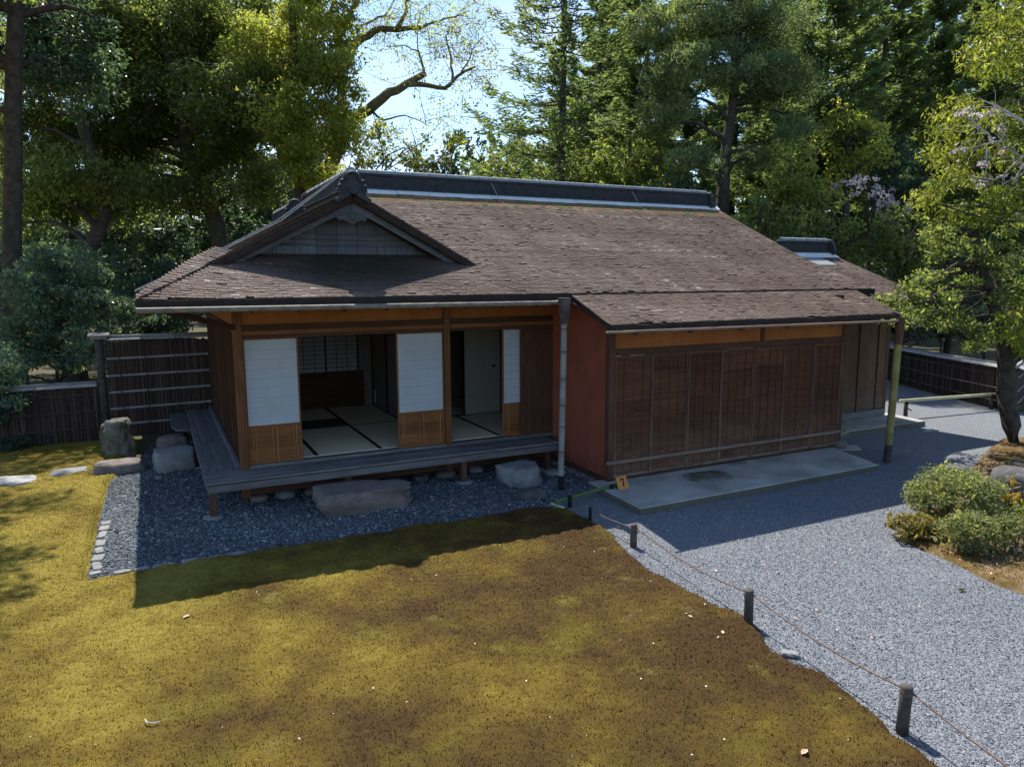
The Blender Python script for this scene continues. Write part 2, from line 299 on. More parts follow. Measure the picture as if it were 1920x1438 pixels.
def paper():
    m, n, b, o = _mat('shoji_paper'); v = coords(n)
    t = N(n, 'SeparateXYZ'); n.links.new(coords(n, rand=False), t.inputs[0])
    wv = N(n, 'Math', operation='PINGPONG'); wv.inputs[1].default_value = 0.066; n.links.new(t.outputs[2], wv.inputs[0])
    seam = ramp(n, wv.outputs[0], [(0.0, (0.8,)*3), (0.006, (0, 0, 0))])
    c = ramp(n, noise(n, v, 3, 4, 0.5), [(0.3, (0.42, 0.475, 0.52)), (0.7, (0.48, 0.535, 0.58))])
    wx = N(n, 'Math', operation='PINGPONG'); wx.inputs[1].default_value = 0.09; n.links.new(t.outputs[0], wx.inputs[0])
    c = mixc(n, ramp(n, wx.outputs[0], [(0.0, (0.5,)*3), (0.006, (0, 0, 0))]), c, (0.32, 0.36, 0.40))
    n.links.new(mixc(n, seam, c, (0.30, 0.34, 0.38)), b.inputs['Base Color']); b.inputs['Roughness'].default_value = 0.9
    tr = N(n, 'BsdfTranslucent'); tr.inputs[0].default_value = (0.7, 0.69, 0.64, 1); ms = N(n, 'MixShader'); ms.inputs[0].default_value = 0.2
    n.links.new(b.outputs[0], ms.inputs[1]); n.links.new(tr.outputs[0], ms.inputs[2]); n.links.new(ms.outputs[0], o.inputs[0])
paper()

# ------------------------------------------------------------------ mesh helpers
def link(o, parent):
    col.objects.link(o)
    if parent is not None:
        o.parent = parent
        mw = Matrix.Identity(4)
        if parent.type == 'EMPTY': mw = Matrix.Translation(parent.location) @ parent.rotation_euler.to_matrix().to_4x4()
        o.matrix_parent_inverse = mw.inverted()
    return o
def mesh_obj(name, V, F, mat, parent=None, smooth=False, tint=None):
    me = bpy.data.meshes.new(name)
    if isinstance(V, np.ndarray) and isinstance(F, np.ndarray):
        n, k = F.shape
        me.vertices.add(len(V)); me.vertices.foreach_set('co', np.ascontiguousarray(V, dtype=np.float32).ravel())
        me.loops.add(n*k); me.loops.foreach_set('vertex_index', np.ascontiguousarray(F, dtype=np.int32).ravel())
        me.polygons.add(n); me.polygons.foreach_set('loop_start', np.arange(0, n*k, k, dtype=np.int32))
        me.update(calc_edges=True)
    else:
        me.from_pydata([tuple(map(float, v)) for v in V], [], F); me.update()
    if tint is not None:
        a = me.attributes.new('tint', 'FLOAT', 'POINT'); a.data.foreach_set('value', np.ascontiguousarray(tint, dtype=np.float32))
    me.materials.append(MATS[mat])
    me.polygons.foreach_set('use_smooth', np.full(len(me.polygons), bool(smooth)))
    o = bpy.data.objects.new(name, me)
    return link(o, parent)
def empty(name, loc, label, cat, group=None):
    o = bpy.data.objects.new(name, None); o.location = loc; o.empty_display_size = 0.2; col.objects.link(o)
    return tag(o, label, cat, group)
def tag(o, label=None, cat=None, group=None, kind=None):
    if label: o['label'] = label
    if cat: o['category'] = cat
    if group: o['group'] = group
    if kind: o['kind'] = kind
    return o
def bevel(o, w=0.004, seg=1):
    b = o.modifiers.new('bevel', 'BEVEL'); b.width = w; b.segments = seg; b.limit_method = 'ANGLE'; return o
class MB:
    def __init__(s): s.V = []; s.F = []
    def box(s, x0, x1, y0, y1, z0, z1):
        b = len(s.V); s.V += [(x0,y0,z0),(x1,y0,z0),(x1,y1,z0),(x0,y1,z0),(x0,y0,z1),(x1,y0,z1),(x1,y1,z1),(x0,y1,z1)]
        s.F += [tuple(b+i for i in f) for f in ((0,3,2,1),(4,5,6,7),(0,1,5,4),(1,2,6,5),(2,3,7,6),(3,0,4,7))]; return s
    def beam(s, p, q, w, h, up=(0, 0, 1)):
        p = Vector(p); q = Vector(q); d = (q-p).normalized(); u = Vector(up); sd = d.cross(u).normalized(); u = sd.cross(d)
        b = len(s.V)
        for e in (p, q):
            for a, c in ((-1,-1),(1,-1),(1,1),(-1,1)): s.V.append(tuple(e + sd*a*w/2 + u*c*h/2))
        s.F += [tuple(b+i for i in f) for f in ((0,1,2,3),(7,6,5,4),(0,4,5,1),(1,5,6,2),(2,6,7,3),(3,7,4,0))]; return s
    def tube(s, pts, rad, n=8, cap=True):
        P = [Vector(p) for p in pts]; R = rad if hasattr(rad, '__len__') else [rad]*len(P)
        b = len(s.V); ref = Vector((0.13, 0.31, 0.94))
        for i, p in enumerate(P):
            d = (P[min(i+1, len(P)-1)] - P[max(i-1, 0)]).normalized()
            r = ref if abs(d.dot(ref)) < 0.95 else Vector((1, 0, 0)); a = d.cross(r).normalized(); c = d.cross(a)
            for k in range(n):
                t = 2*math.pi*k/n; s.V.append(tuple(p + (a*math.cos(t) + c*math.sin(t))*R[i]))
        for i in range(len(P)-1):
            for k in range(n):
                k2 = (k+1) % n; s.F.append((b+i*n+k, b+i*n+k2, b+(i+1)*n+k2, b+(i+1)*n+k))
        if cap:
            s.F.append(tuple(b+k for k in range(n))[::-1]); s.F.append(tuple(b+(len(P)-1)*n+k for k in range(n)))
        return s
    def prism(s, poly, axis, a, b_):
        """poly in the two other axes, extruded along axis from a to b_"""
        n = len(poly); b = len(s.V)
        for t in (a, b_):
            for (p, q) in poly: s.V.append({'x': (t, p, q), 'y': (p, t, q), 'z': (p, q, t)}[axis])
        s.F.append(tuple(b+i for i in range(n))); s.F.append(tuple(b+n+i for i in range(n))[::-1])
        for i in range(n): j = (i+1) % n; s.F.append((b+i, b+n+i, b+n+j, b+j))
        return s
    def slab(s, poly3, th):
        """polygon in space thickened straight down"""
        n = len(poly3); b = len(s.V)
        s.V += [tuple(p) for p in poly3] + [(p[0], p[1], p[2]-th) for p in poly3]
        s.F.append(tuple(b+i for i in range(n))); s.F.append(tuple(b+n+i for i in range(n))[::-1])
        for i in range(n): j = (i+1) % n; s.F.append((b+i, b+n+i, b+n+j, b+j))
        return s
    def out(s, name, mat, parent=None, smooth=False, bev=0.0, kind=None):
        o = mesh_obj(name, s.V, s.F, mat, parent, smooth)
        bm = bmesh.new(); bm.from_mesh(o.data); bmesh.ops.recalc_face_normals(bm, faces=bm.faces); bm.to_mesh(o.data); bm.free()
        if bev: bevel(o, bev)
        if kind: o['kind'] = kind
        return o
def box(name, x0, x1, y0, y1, z0, z1, mat, parent, bev=0.004):
    return MB().box(x0, x1, y0, y1, z0, z1).out(name, mat, parent, bev=bev)
def vnoise(P, seed, freq):
    """cheap smooth 3-D noise from sines, vectorised"""
    r = np.random.default_rng(seed); s = np.zeros(len(P))
    for k in range(5):
        d = r.normal(size=3); d /= np.linalg.norm(d); s += np.sin(P@d*freq*(1+0.55*k) + r.uniform(0, 6.28))/(1+0.45*k)
    return s/2.4
def inside(px, py, poly):
    x = np.asarray(px); y = np.asarray(py); c = np.zeros(x.shape, bool); n = len(poly)
    for i in range(n):
        x1, y1 = poly[i]; x2, y2 = poly[(i+1) % n]
        if y1 == y2: continue
        k = ((y1 > y) != (y2 > y)) & (x < (x2-x1)*(y-y1)/(y2-y1)+x1); c ^= k
    return c
def stone(name, c, size, mat, parent=None, seed=0, flat=0.0, sub=3, rough=0.16, rot=0.0, boxy=0.5):
    bm = bmesh.new(); bmesh.ops.create_icosphere(bm, subdivisions=sub, radius=1.0)
    P = np.array([v.co[:] for v in bm.verts]); 
    Q = P/np.max(np.abs(P), axis=1)[:, None]; P = P*(1-boxy) + Q*boxy*0.86
    P *= (1 + rough*vnoise(P, seed, 2.2) + rough*0.35*vnoise(P, seed+5, 6.0) + rough*0.12*vnoise(P, seed+9, 15))[:, None]
    if flat: P[:, 2] = np.where(P[:, 2] > 1-flat, 1-flat + (P[:, 2]-(1-flat))*0.12, P[:, 2])
    P *= np.array(size)/2; ca, sa = math.cos(rot), math.sin(rot)
    P = np.stack([P[:, 0]*ca-P[:, 1]*sa, P[:, 0]*sa+P[:, 1]*ca, P[:, 2]], 1) + np.array(c)
    F = [tuple(v.index for v in f.verts) for f in bm.faces]; bm.free()
    return mesh_obj(name, P, np.array(F), mat, parent, smooth=(sub > 2))

# ------------------------------------------------------------------ ground, gravel, moss
def sheet(name, poly, z, mat):
    o = mesh_obj(name, [(x, y, z) for x, y in poly], [tuple(range(len(poly)))], mat); o['kind'] = 'structure'; return o
sheet('ground', [(-400, -400), (400, -400), (400, 400), (-400, 400)], -0.03, 'soil')
PATH = [(2.9, -16), (22, -16), (22, -3.0), (17.1, -0.55), (16.95, 0.0), (17.75, 2.0), (18.6, 3.75), (20.2, 5.6), (13.5, 5.6), (4.0, 0.9), (3.9, -1.3), (3.5, -2.6)]
sheet('gravel_path', PATH, 0.0, 'gravel_base')
BED = [(-1.25, -1.47), (-0.19, -1.47), (0.73, -1.51), (1.87, -1.57), (2.92, -1.56), (3.74, -1.50), (4.45, -1.35), (5.40, -1.15), (5.40, 0.9), (0.6, 0.9), (0.6, 6.0), (-0.4, 6.0), (-1.05, 3.2), (-1.22, 2.6), (-1.25, 1.0)]
bed = sheet('gravel_bed', BED, 0.004, 'gravel_bed_base')
LAWN = [(-1.26, -1.44), (-0.19, -1.44), (0.73, -1.48), (1.87, -1.54), (2.4, -1.50), (2.92, -1.53), (3.3, -1.45), (3.74, -1.47), (4.1, -1.52), (4.36, -1.75), (4.36, -2.43), (4.33, -2.86), (4.22, -3.2), (4.19, -3.46),
        (4.10, -3.8), (4.06, -4.05), (4.12, -4.44), (4.10, -4.62), (4.15, -4.79), (4.23, -5.13), (4.17, -5.45), (4.02, -5.60), (3.95, -5.73), (3.96, -5.98), (4.04, -6.16), (4.03, -6.33), (3.95, -6.69), (3.84, -6.94), (3.77, -7.22), (3.7, -7.9), (3.55, -9), (3.4, -13),
        (-9, -13), (-9, 5.9), (-0.9, 5.9), (-1.02, 3.2), (-1.20, 2.6), (-1.25, 1.0)]
def edge_dist(x, y, poly):
    d = np.full(x.shape, 1e9)
    for i in range(len(poly)):
        a = np.array(poly[i]); b = np.array(poly[(i+1) % len(poly)]); e = b-a; L2 = (e@e)
        t = np.clip(((x-a[0])*e[0] + (y-a[1])*e[1])/L2, 0, 1)
        d = np.minimum(d, np.hypot(x-a[0]-t*e[0], y-a[1]-t*e[1]))
    return d
def moss_sheet(name, poly, x0, x1, y0, y1, step, h=0.05, seed=3):
    nx = int((x1-x0)/step)+1; ny = int((y1-y0)/step)+1
    X, Y = np.meshgrid(np.linspace(x0, x1, nx), np.linspace(y0, y1, ny)); x = X.ravel(); y = Y.ravel()
    P = np.stack([x, y, 0*x], 1)
    wob = 0.05*vnoise(P, seed+20, 9) + 0.02*vnoise(P, seed+21, 30)
    d = edge_dist(x, y, poly)*np.where(inside(x, y, poly), 1, -1) + wob*0.6
    s = np.clip(d/0.10, 0, 1); s = s*s*(3-2*s)
    z = -0.02 + (h+0.02)*s + s*(0.016*vnoise(P, seed, 2.0) + 0.014*vnoise(P, seed+1, 8) + 0.016*np.abs(vnoise(P, seed+2, 22)) + 0.003*rng.normal(size=len(x)))
    idx = np.arange(nx*ny).reshape(ny, nx)
    F = np.stack([idx[:-1, :-1], idx[:-1, 1:], idx[1:, 1:], idx[1:, :-1]], -1).reshape(-1, 4)
    F = F[(d[F] > -0.03).any(1)]
    o = mesh_obj(name, np.stack([x, y, z], 1), F, 'moss', smooth=True); o['kind'] = 'structure'
    return d.reshape(ny, nx), (x0, y0, step, nx, ny), z.reshape(ny, nx)
def tufts(name, info, n, box4, hgt, label, mat='moss_tuft', dmin=-0.005, wid=0.004):
    d, (x0, y0, st, nx, ny), z = info
    x = rng.uniform(box4[0], box4[1], n); y = rng.uniform(box4[2], box4[3], n)
    i = np.clip(((x-x0)/((nx-1)*st)*(nx-1)).astype(int), 0, nx-1); j = np.clip(((y-y0)/((ny-1)*st)*(ny-1)).astype(int), 0, ny-1)
    k = d[j, i] > dmin; x, y, i, j = x[k], y[k], i[k], j[k]; n = len(x); zz = z[j, i]-0.004
    a = rng.uniform(0, 6.283, n); h = hgt*rng.uniform(0.5, 1.4, n); t = rng.uniform(0, 0.9, n)*h; b = rng.uniform(0, 6.283, n); ww = wid*rng.uniform(0.6, 1.5, n)
    B = np.stack([x, y, zz], 1); o = np.stack([np.cos(a)*ww, np.sin(a)*ww, 0*a], 1); T = B + np.stack([np.cos(b)*t, np.sin(b)*t, h], 1)
    V = np.stack([B-o, B+o, T], 1).reshape(-1, 3)
    ob = mesh_obj(name, V, np.arange(3*n).reshape(n, 3), mat, tint=np.repeat(rng.uniform(0, 1, n), 3))
    return tag(ob, label, 'moss', kind='stuff')
lawn = moss_sheet('moss_lawn', LAWN, -6.0, 4.6, -8.6, 5.95, 0.036)
tufts('moss_tufts', lawn, 420000, (-4.0, 4.5, -7.4, 5.9), 0.015, 'short yellow-brown moss covering the lawn before the veranda')
outer = sheet('moss_field', [(-60, -40), (-6, -40), (-6, 60), (-60, 60)], -0.006, 'moss')
sheet('moss_field', [(-6, -40), (3.4, -40), (3.4, -8.6), (-6, -8.6)], 0.012, 'moss')
ISL = [(13.7, -1.95), (12.4, -2.40), (11.05, -2.98), (10.0, -3.45), (9.06, -3.80), (8.2, -4.02), (7.46, -4.28), (7.20, -4.55), (7.15, -4.80), (7.04, -5.26), (6.92, -5.68), (6.88, -6.05), (6.8, -7.2), (9.0, -9.5), (15.5, -7.5), (16.5, -2.5)]
isle = moss_sheet('moss_bed', ISL, 6.6, 14.2, -7.4, -1.7, 0.045, 0.06, 31)
def bed_mat():
    m, n, b, o = _mat('bed_moss'); v = coords(n, rand=False)
    c = ramp(n, noise(n, v, 1.4, 6, 0.7), [(0.34, (0.10, 0.045, 0.02)), (0.47, (0.14, 0.095, 0.028)), (0.58, (0.24, 0.17, 0.095)), (0.70, (0.30, 0.235, 0.15))])
    c = mixc(n, ramp(n, noise(n, v, 22, 5, 0.75), [(0.35, (0.6,)*3), (0.6, (0, 0, 0))]), c, (0.06, 0.035, 0.015))
    n.links.new(c, b.inputs['Base Color']); b.inputs['Roughness'].default_value = 0.95; bump(n, b, noise(n, v, 60, 6, 0.75), 0.8, 0.02)
bed_mat()
for o_ in bpy.data.objects:
    if o_.name == 'moss_bed': o_.data.materials[0] = MATS['bed_moss']
tufts('moss_tufts', isle, 45000, (6.7, 13.8, -7.2, -1.8), 0.024, 'reddish brown moss on the planted bed beside the gravel path')

def pebbles(name, label, n, region, poly, size, flat, mat, z0, tpow=1.0, dens=None):
    x = rng.uniform(region[0], region[1], n*3); y = rng.uniform(region[2], region[3], n*3)
    k = inside(x, y, poly)
    if dens is not None: k &= rng.uniform(0, 1, n*3) < dens(x, y)
    x, y = x[k][:n], y[k][:n]; n = len(x)
    base = np.array([(1, 0, 0), (0, 1, 0), (-1, 0, 0), (0, -1, 0), (0, 0, 1), (0, 0, -1)], float)
    P = base[None]*np.array([1, 1, 1, 1, 1, 1])[None, :, None]*(1 + rng.uniform(-0.35, 0.35, (n, 6, 1))) + rng.uniform(-0.18, 0.18, (n, 6, 3))
    s = size*np.exp(rng.normal(0, 0.35, n)); P[:, :, 0] *= s[:, None]*0.6; P[:, :, 1] *= s[:, None]*rng.uniform(0.35, 0.6, n)[:, None]; P[:, :, 2] *= s[:, None]*flat
    # tumble
    a = rng.uniform(0, 6.283, n); t = rng.normal(0, 0.35, n); u = rng.normal(0, 0.35, n)
    X, Y, Z = P[:, :, 0], P[:, :, 1], P[:, :, 2]
    Y, Z = Y*np.cos(t)[:, None]-Z*np.sin(t)[:, None], Y*np.sin(t)[:, None]+Z*np.cos(t)[:, None]
    X, Z = X*np.cos(u)[:, None]-Z*np.sin(u)[:, None], X*np.sin(u)[:, None]+Z*np.cos(u)[:, None]
    X, Y = X*np.cos(a)[:, None]-Y*np.sin(a)[:, None], X*np.sin(a)[:, None]+Y*np.cos(a)[:, None]
    V = np.stack([X + x[:, None], Y + y[:, None], Z + z0 + (s*flat*0.45)[:, None]], -1).reshape(-1, 3)
    F0 = np.array([(0,1,4),(1,2,4),(2,3,4),(3,0,4)])
    F = (F0[None] + 6*np.arange(n)[:, None, None]).reshape(-1, 3)
    o = mesh_obj(name, V, F, mat, tint=np.repeat(np.clip(rng.uniform(0, 1, n)**tpow + 0.13*vnoise(np.stack([x, y, 0*x], 1), 5, 1.1) + 0.08*vnoise(np.stack([x, y, 0*x], 1), 6, 3.5), 0, 1), 6))
    return tag(o, label, 'gravel', kind='stuff')
NOHOUSE = [(3.6, -7.6), (9.2, -7.6), (9.2, -4.2), (17.0, -1.0), (17.4, 1.6), (13.9, 0.2), (13.7, -0.45), (10.4, -0.45), (10.4, -1.3), (9.8, -2.38), (5.0, -2.38), (5.0, -1.3), (4.3, -1.3)]
pebbles('loose_gravel', 'pale grey crushed gravel spread over the path', 105000, (3.6, 11.0, -7.6, -1.3), NOHOUSE, 0.009, 0.34, 'gravel_stone', 0.002, 1.1, dens=lambda x, y: np.clip(1.15-(x-4)*0.09, 0.25, 1))
pebbles('slate_chips', 'dark blue-grey flat stones filling the drip bed around the veranda', 44000, (-1.25, 5.4, -1.57, 6.0), BED, 0.022, 0.24, 'slate_stone', 0.006, 1.3)

# edging stones of the drip bed
def edging(pts, seed):
    r = random.Random(seed)
    for (a, b) in zip(pts[:-1], pts[1:]):
        d = math.hypot(b[0]-a[0], b[1]-a[1]); t = 0
        while t < d-0.06:
            l = r.uniform(0.15, 0.30); l = min(l, d-t); wd = r.uniform(0.09, 0.15)
            cx = a[0]+(b[0]-a[0])*(t+l/2)/d; cy = a[1]+(b[1]-a[1])*(t+l/2)/d
            stone('edging_stone', (cx, cy, -0.004), (l*0.98, wd, 0.10), 'edging', bed, r.randint(0, 9999), 0.5, 3, 0.13, math.atan2(b[1]-a[1], b[0]-a[0])+r.uniform(-0.15, 0.15), 0.9)
            t += l+0.008
edging([(-1.17, 0.55), (-1.19, -0.2), (-1.18, -1.36)], 3)
edging([(-1.02, -1.40), (-0.1, -1.41), (0.35, -1.43)], 4)

# concrete aprons
def apron(name, poly, z, extra=None):
    o = MB().prism(poly, 'z', -0.05, z).out(name, 'concrete', bev=0.012); o['kind'] = 'structure'; return o
apron('concrete_apron', [(5.05, -2.39), (7.3, -2.37), (9.76, -2.33), (10.05, -1.35), (10.22, -1.02), (5.12, -1.02)], 0.10)
apron('concrete_apron', [(10.9, -0.62), (11.5, -0.40), (13.72, -0.44), (13.85, 0.55), (10.35, 0.55), (10.35, -0.4)], 0.11)
apron('concrete_apron', [(10.08, -1.30), (10.47, -1.47), (10.68, -1.22), (10.45, -1.0), (10.25, -1.0)], 0.085)

# ------------------------------------------------------------------ the house
house = empty('tea_house', (5.0, 0.6, 0.0), 'old wooden tea house with brown shingle roof, open paper doors and veranda', 'house')
V_, T_, FY = 0.483, 0.523, 0.59
YE, ZE, XL = -0.60, 2.844, -0.625           # front eave, eave height, left eave
S1, S3 = 0.40, 0.49                        # front pitch, left pitch
GX, GZ, GY = 2.15, 4.27, 0.45              # front gable: ridge line, apex, barge plane
def zP1(y): return ZE + S1*(y-YE)
# --- solid roof body
roof = MB()
RY = 4.12
def hipx(y): return XL + (y-YE)*S1/S3
def p1(x, y): return (x, y, zP1(y)-0.025)
def p3(x, y): return (x, y, ZE + S3*(x-XL)-0.025)
roof.slab([p1(XL, YE), p1(11.68, YE), p1(11.45, 0.3), p1(11.43, 1.0), p1(11.9, RY), p1(hipx(RY), RY)], 0.075)
roof.slab([p3(XL, YE), p3(hipx(RY), RY), p3(hipx(RY), RY+0.02), p3(XL, RY*2-YE)], 0.075)
zr = zP1(RY)-0.025
roof.slab([(hipx(RY), RY, zr), (11.9, RY, zr), (11.9, 2*RY-YE, ZE-0.025), (XL, 2*RY-YE, ZE-0.025)], 0.075)
gL = (GZ-3.255)/(GX-0.20); gR = (GZ-3.265)/(4.01-GX)
def vy(x): return YE + (GZ-gR*(x-GX)-ZE)/S1           # valley depth for the right gable slope
roof.slab([(GX, GY, GZ-0.025), (GX, 7.6, GZ-0.025), (0.2, 7.6, 3.23), (0.2, GY, 3.23)], 0.09)
roof.slab([(GX, GY, GZ-0.027), (4.01, GY, 3.238), (4.01, GY+0.1, 3.238), (GX, vy(GX)+0.1, GZ-0.027)], 0.09)
# lean-to over the shutters
HY, HZ = -1.9, 2.458
HS = (2.86-HZ)/(-0.45-HY)
def hz(y): return HZ + HS*(y-HY)
def hxl(y): return 4.87 + (y-HY)*0.15
roof.slab([(4.87, HY, HZ-0.02), (10.62, HY, HZ-0.02), (11.20, -0.45, hz(-0.45)-0.02), (hxl(-0.45), -0.45, hz(-0.45)-0.02)], 0.055)
# annex roof, blended up to the main slope at its left
AZ0, AY0, ARY = 2.62, -0.30, 2.0
def az(x, y):
    t = min(max((12.25-x)/0.85, 0), 1); t = t*t*(3-2*t)
    return AZ0 + S1*(y-AY0) + t*(zP1(y)-0.03-(AZ0+S1*(y-AY0)))
roof.slab([(12.2, AY0, az(12.3, AY0)-0.025), (13.75, AY0, az(13.3, AY0)-0.025), (13.62, ARY, az(13.3, ARY)-0.025), (12.2, ARY, az(12.3, ARY)-0.025)], 0.07)
roof.slab([(13.62, ARY, az(13.3, ARY)-0.025), (12.2, ARY, az(12.3, ARY)-0.025), (12.2, 4.3, AZ0), (13.75, 4.3, AZ0)], 0.07)
roof_o = roof.out('roof', 'shingle_under', house)

# --- shingle courses, every shingle its own piece, joined per slope
def courses(name, O, U, S, rows, e, lim, wmean=0.085, th=0.007, bend=None, lift=None, seed=1, zfun=None):
    r = np.random.default_rng(seed); O = np.array(O, float); U = np.array(U, float); S = np.array(S, float); Nn = np.cross(U, S); 
    if Nn[2] < 0: Nn = -Nn
    VV = []; TT = []
    for k in rows:
        d0 = k*e; u0, u1 = lim(max(d0, 0))
        if u1-u0 < 0.03: continue
        n = int((u1-u0)/wmean)+2
        ed = np.concatenate([[0], np.cumsum(r.uniform(0.5, 1.5, n))]); ed = u0 + (u1-u0)*ed/ed[-1]
        a, b = ed[:-1], ed[1:]; mid = (a+b)/2
        # ragged fronts: slow waves where courses have slipped and split
        wv = 0.35*np.sin(mid*2.1+k*0.7+3*np.sin(k*0.31)) + 0.5*np.sin(mid*0.83+k*0.23) 
        brk = np.where(np.sin(mid*3.7+k*1.9)+np.sin(mid*1.3-k*0.67) > 1.25, r.uniform(-0.5, 0.2, n), 0)
        j = e*(0.16*wv + 0.95*brk + r.normal(0, 0.10, n))
        d = d0 + j
        if bend is not None: da = d + bend(a, d0); db = d + bend(b, d0)
        else: da = db = d
        keep = (np.minimum(da, db) > -0.012); 
        if lift is not None: keep &= lift(mid, d0)
        t = th*r.uniform(0.7, 1.5, n) + (r.uniform(0, 1, n) > 0.94)*r.uniform(0.004, 0.012, n)
        back = e*1.75
        def pt(u, dd, h):
            p = O[None] + U[None]*u[:, None] + S[None]*dd[:, None]
            if zfun is not None: p[:, 2] = zfun(p[:, 0], p[:, 1])
            return p + Nn[None]*(h[:, None] if hasattr(h, '__len__') else h)
        g = 0.0025
        q = np.stack([pt(a+g, da, t+0.002), pt(b-g, db, t+0.002), pt(b-g, db+back, 0.001), pt(a+g, da+back, 0.001), pt(a+g, da, -0.010), pt(b-g, db, -0.010)], 1)[keep]
        VV.append(q); TT.append(np.clip(0.5+0.5*(r.beta(2.4, 2.6, n)-0.5) + 0.14*np.sin(mid*1.1+k*0.15) + 0.10*r.normal() + 0.25*(r.uniform(0, 1, n) > 0.97), 0, 1)[keep])
    q = np.concatenate(VV); tt = np.concatenate(TT); n = len(q)
    F0 = np.array([(0, 1, 2, 3), (4, 5, 1, 0), (0, 3, 4, 4), (1, 5, 2, 2)])[:2]
    F = (F0[None]+6*np.arange(n)[:, None, None]).reshape(-1, 4)
    o = mesh_obj(name, q.reshape(-1, 3), F, 'shingle', roof_o, tint=np.repeat(tt, 6)); o['kind'] = 'stuff'
    return o
c1 = 1/math.sqrt(1+S1*S1); s1 = S1*c1
def lim_p1(d):
    y = YE + d*c1
    xr = 11.70 + (y-YE)*(11.43-11.70)/1.6 if y < 1.0 else 11.43 + (y-1.0)*(11.93-11.43)/3.0
    xr = xr if y >= 1.0 else 11.70-0.27*math.sin(min((y-YE)/1.6, 1)*math.pi/2)
    xl = hipx(y)+0.01
    if y > 0.80: xl = max(xl, GX + (GZ - zP1(y))/gR)
    return xl, xr
def bend_p1(u, d):
    y = YE+d*c1
    if y > 0.62: return 0*u
    q = np.clip(1-(u-hipx(y))/1.25, 0, 1); return 0.46*q*q*(min(d, 0.9)/0.9*0.75+0.25)
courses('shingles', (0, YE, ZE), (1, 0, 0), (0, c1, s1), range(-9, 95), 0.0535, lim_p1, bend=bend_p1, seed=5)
c3 = 1/math.sqrt(1+S3*S3); s3 = S3*c3
def lim_p3(d):
    x = XL + d*c3
    return (YE + (x-XL)*S3/S1 + 0.01, 8.4) if x < 0.24 else (GY, GY)
courses('shingles', (XL, 0, ZE), (0, 1, 0), (c3, 0, s3), range(0, 22), 0.0535, lim_p3, seed=6)
cg = 1/math.sqrt(1+gL*gL)
courses('shingles', (0.2, 0, 3.26), (0, 1, 0), (cg, 0, gL*cg), range(0, 41), 0.0535, lambda d: (GY-0.015, 7.6), seed=7)
cr = 1/math.sqrt(1+gR*gR)
courses('shingles', (4.01, 0, 3.268), (0, 1, 0), (-cr, 0, gR*cr), range(0, 40), 0.0535, lambda d: (GY-0.015, max(vy(4.01-d*cr)+0.02, GY+0.05)), seed=8)
ch = 1/math.sqrt(1+HS*HS); sh = HS*ch
courses('shingles', (0, HY, HZ), (1, 0, 0), (0, ch, sh), range(0, 28), 0.0535, lambda d: (hxl(HY+d*ch), 10.62+d*0.4), seed=9)
def azv(x, y):
    t = np.clip((12.25-x)/0.85, 0, 1); t = t*t*(3-2*t); b = AZ0+S1*(y-AY0); return b + t*(zP1(y)-0.03-b)
courses('shingles', (0, AY0, AZ0), (1, 0, 0), (0, c1, s1), range(0, 46), 0.0535, lambda d: (11.2, 13.75-d*0.05), seed=10, zfun=azv)
# dark layered eave edge and gable verges
ev = MB()
ev.box(XL, 11.66, YE-0.010, YE+0.09, ZE-0.095, ZE-0.006); ev.box(XL+0.005, XL+0.09, YE+0.092, 8.4, ZE-0.085, ZE-0.014)
ev.out('eave_edge', 'shingle_under', roof_o, bev=0.006)
MB().box(4.87, 10.62, HY+0.005, HY+0.07, HZ-0.07, HZ-0.012).out('eave_edge', 'shingle_under', roof_o, bev=0.005)
vg = MB()
vg.beam((GX+0.01, GY+0.02, GZ-0.07), (4.03, GY+0.02, 3.20), 0.10, 0.12)
vg.out('verge', 'shingle_under', roof_o, bev=0.02)
vg = MB(); vg.beam((GX-0.01, GY+0.02, GZ-0.075), (0.19, GY+0.02, 3.185), 0.10, 0.12); vg.out('verge', 'shingle_under', roof_o, bev=0.02)
# rows of rounded bundle ends along the left verge
vb = MB()
for k in range(46):
    t = k/45; x = GX-0.12+(0.25-GX+0.12)*t; z = GZ-0.02+(3.255-GZ)*(GX-x)/(GX-0.2)
    vb.tube([(x, GY-0.035, z+0.004), (x, GY+0.16, z+0.008)], 0.019, 6)
vb.out('verge_roll', 'shingle', roof_o, smooth=True, kind='stuff')

# --- gable front
gab = MB().prism([(0.55, 3.24), (3.72, 3.24), (3.72, 3.27), (GX, 4.10), (0.55, 3.27)], 'y', 0.86, 0.90).out('gable_wall', 'wood_dark_z', house)
x = 0.62; k = 0
while x < 3.62:
    wd = 0.298 if k else 0.18
    def gz(xx): return (4.08-(abs(xx-GX))*(0.545 if xx > GX else 0.515))
    a, b = x+0.0025, min(x+wd-0.0025, 3.64)
    pts = [(a, 3.29), (b, 3.29), (b, max(gz(b), 3.295))]
    if a < GX < b: pts.append((GX, gz(GX)))
    pts.append((a, max(gz(a), 3.295)))
    yo = 0.832+0.006*rnd.random()
    MB().prism(pts, 'y', yo, 0.859).out('plank', 'gable_plank', gab, bev=0.003)
    x += wd; k += 1
for zz in (3.555, 3.632, 3.708):
    hw = (4.05-zz)/0.53
    box('batten', GX-hw, GX+hw, 0.806, 0.829, zz-0.013, zz+0.013, 'gable_batten', gab, 0.003)
box('gable_sill', 0.5, 3.78, 0.79, 0.829, 3.235, 3.288, 'wood_dark_x', gab, 0.006)
MB().beam((GX-0.002, 0.545, 4.105), (0.36, 0.545, 3.215), 0.045, 0.115).out('barge_board', 'gable_batten', gab, bev=0.006)
MB().beam((GX+0.002, 0.548, 4.105), (3.86, 0.548, 3.215), 0.045, 0.115).out('barge_board', 'gable_batten', gab, bev=0.006)
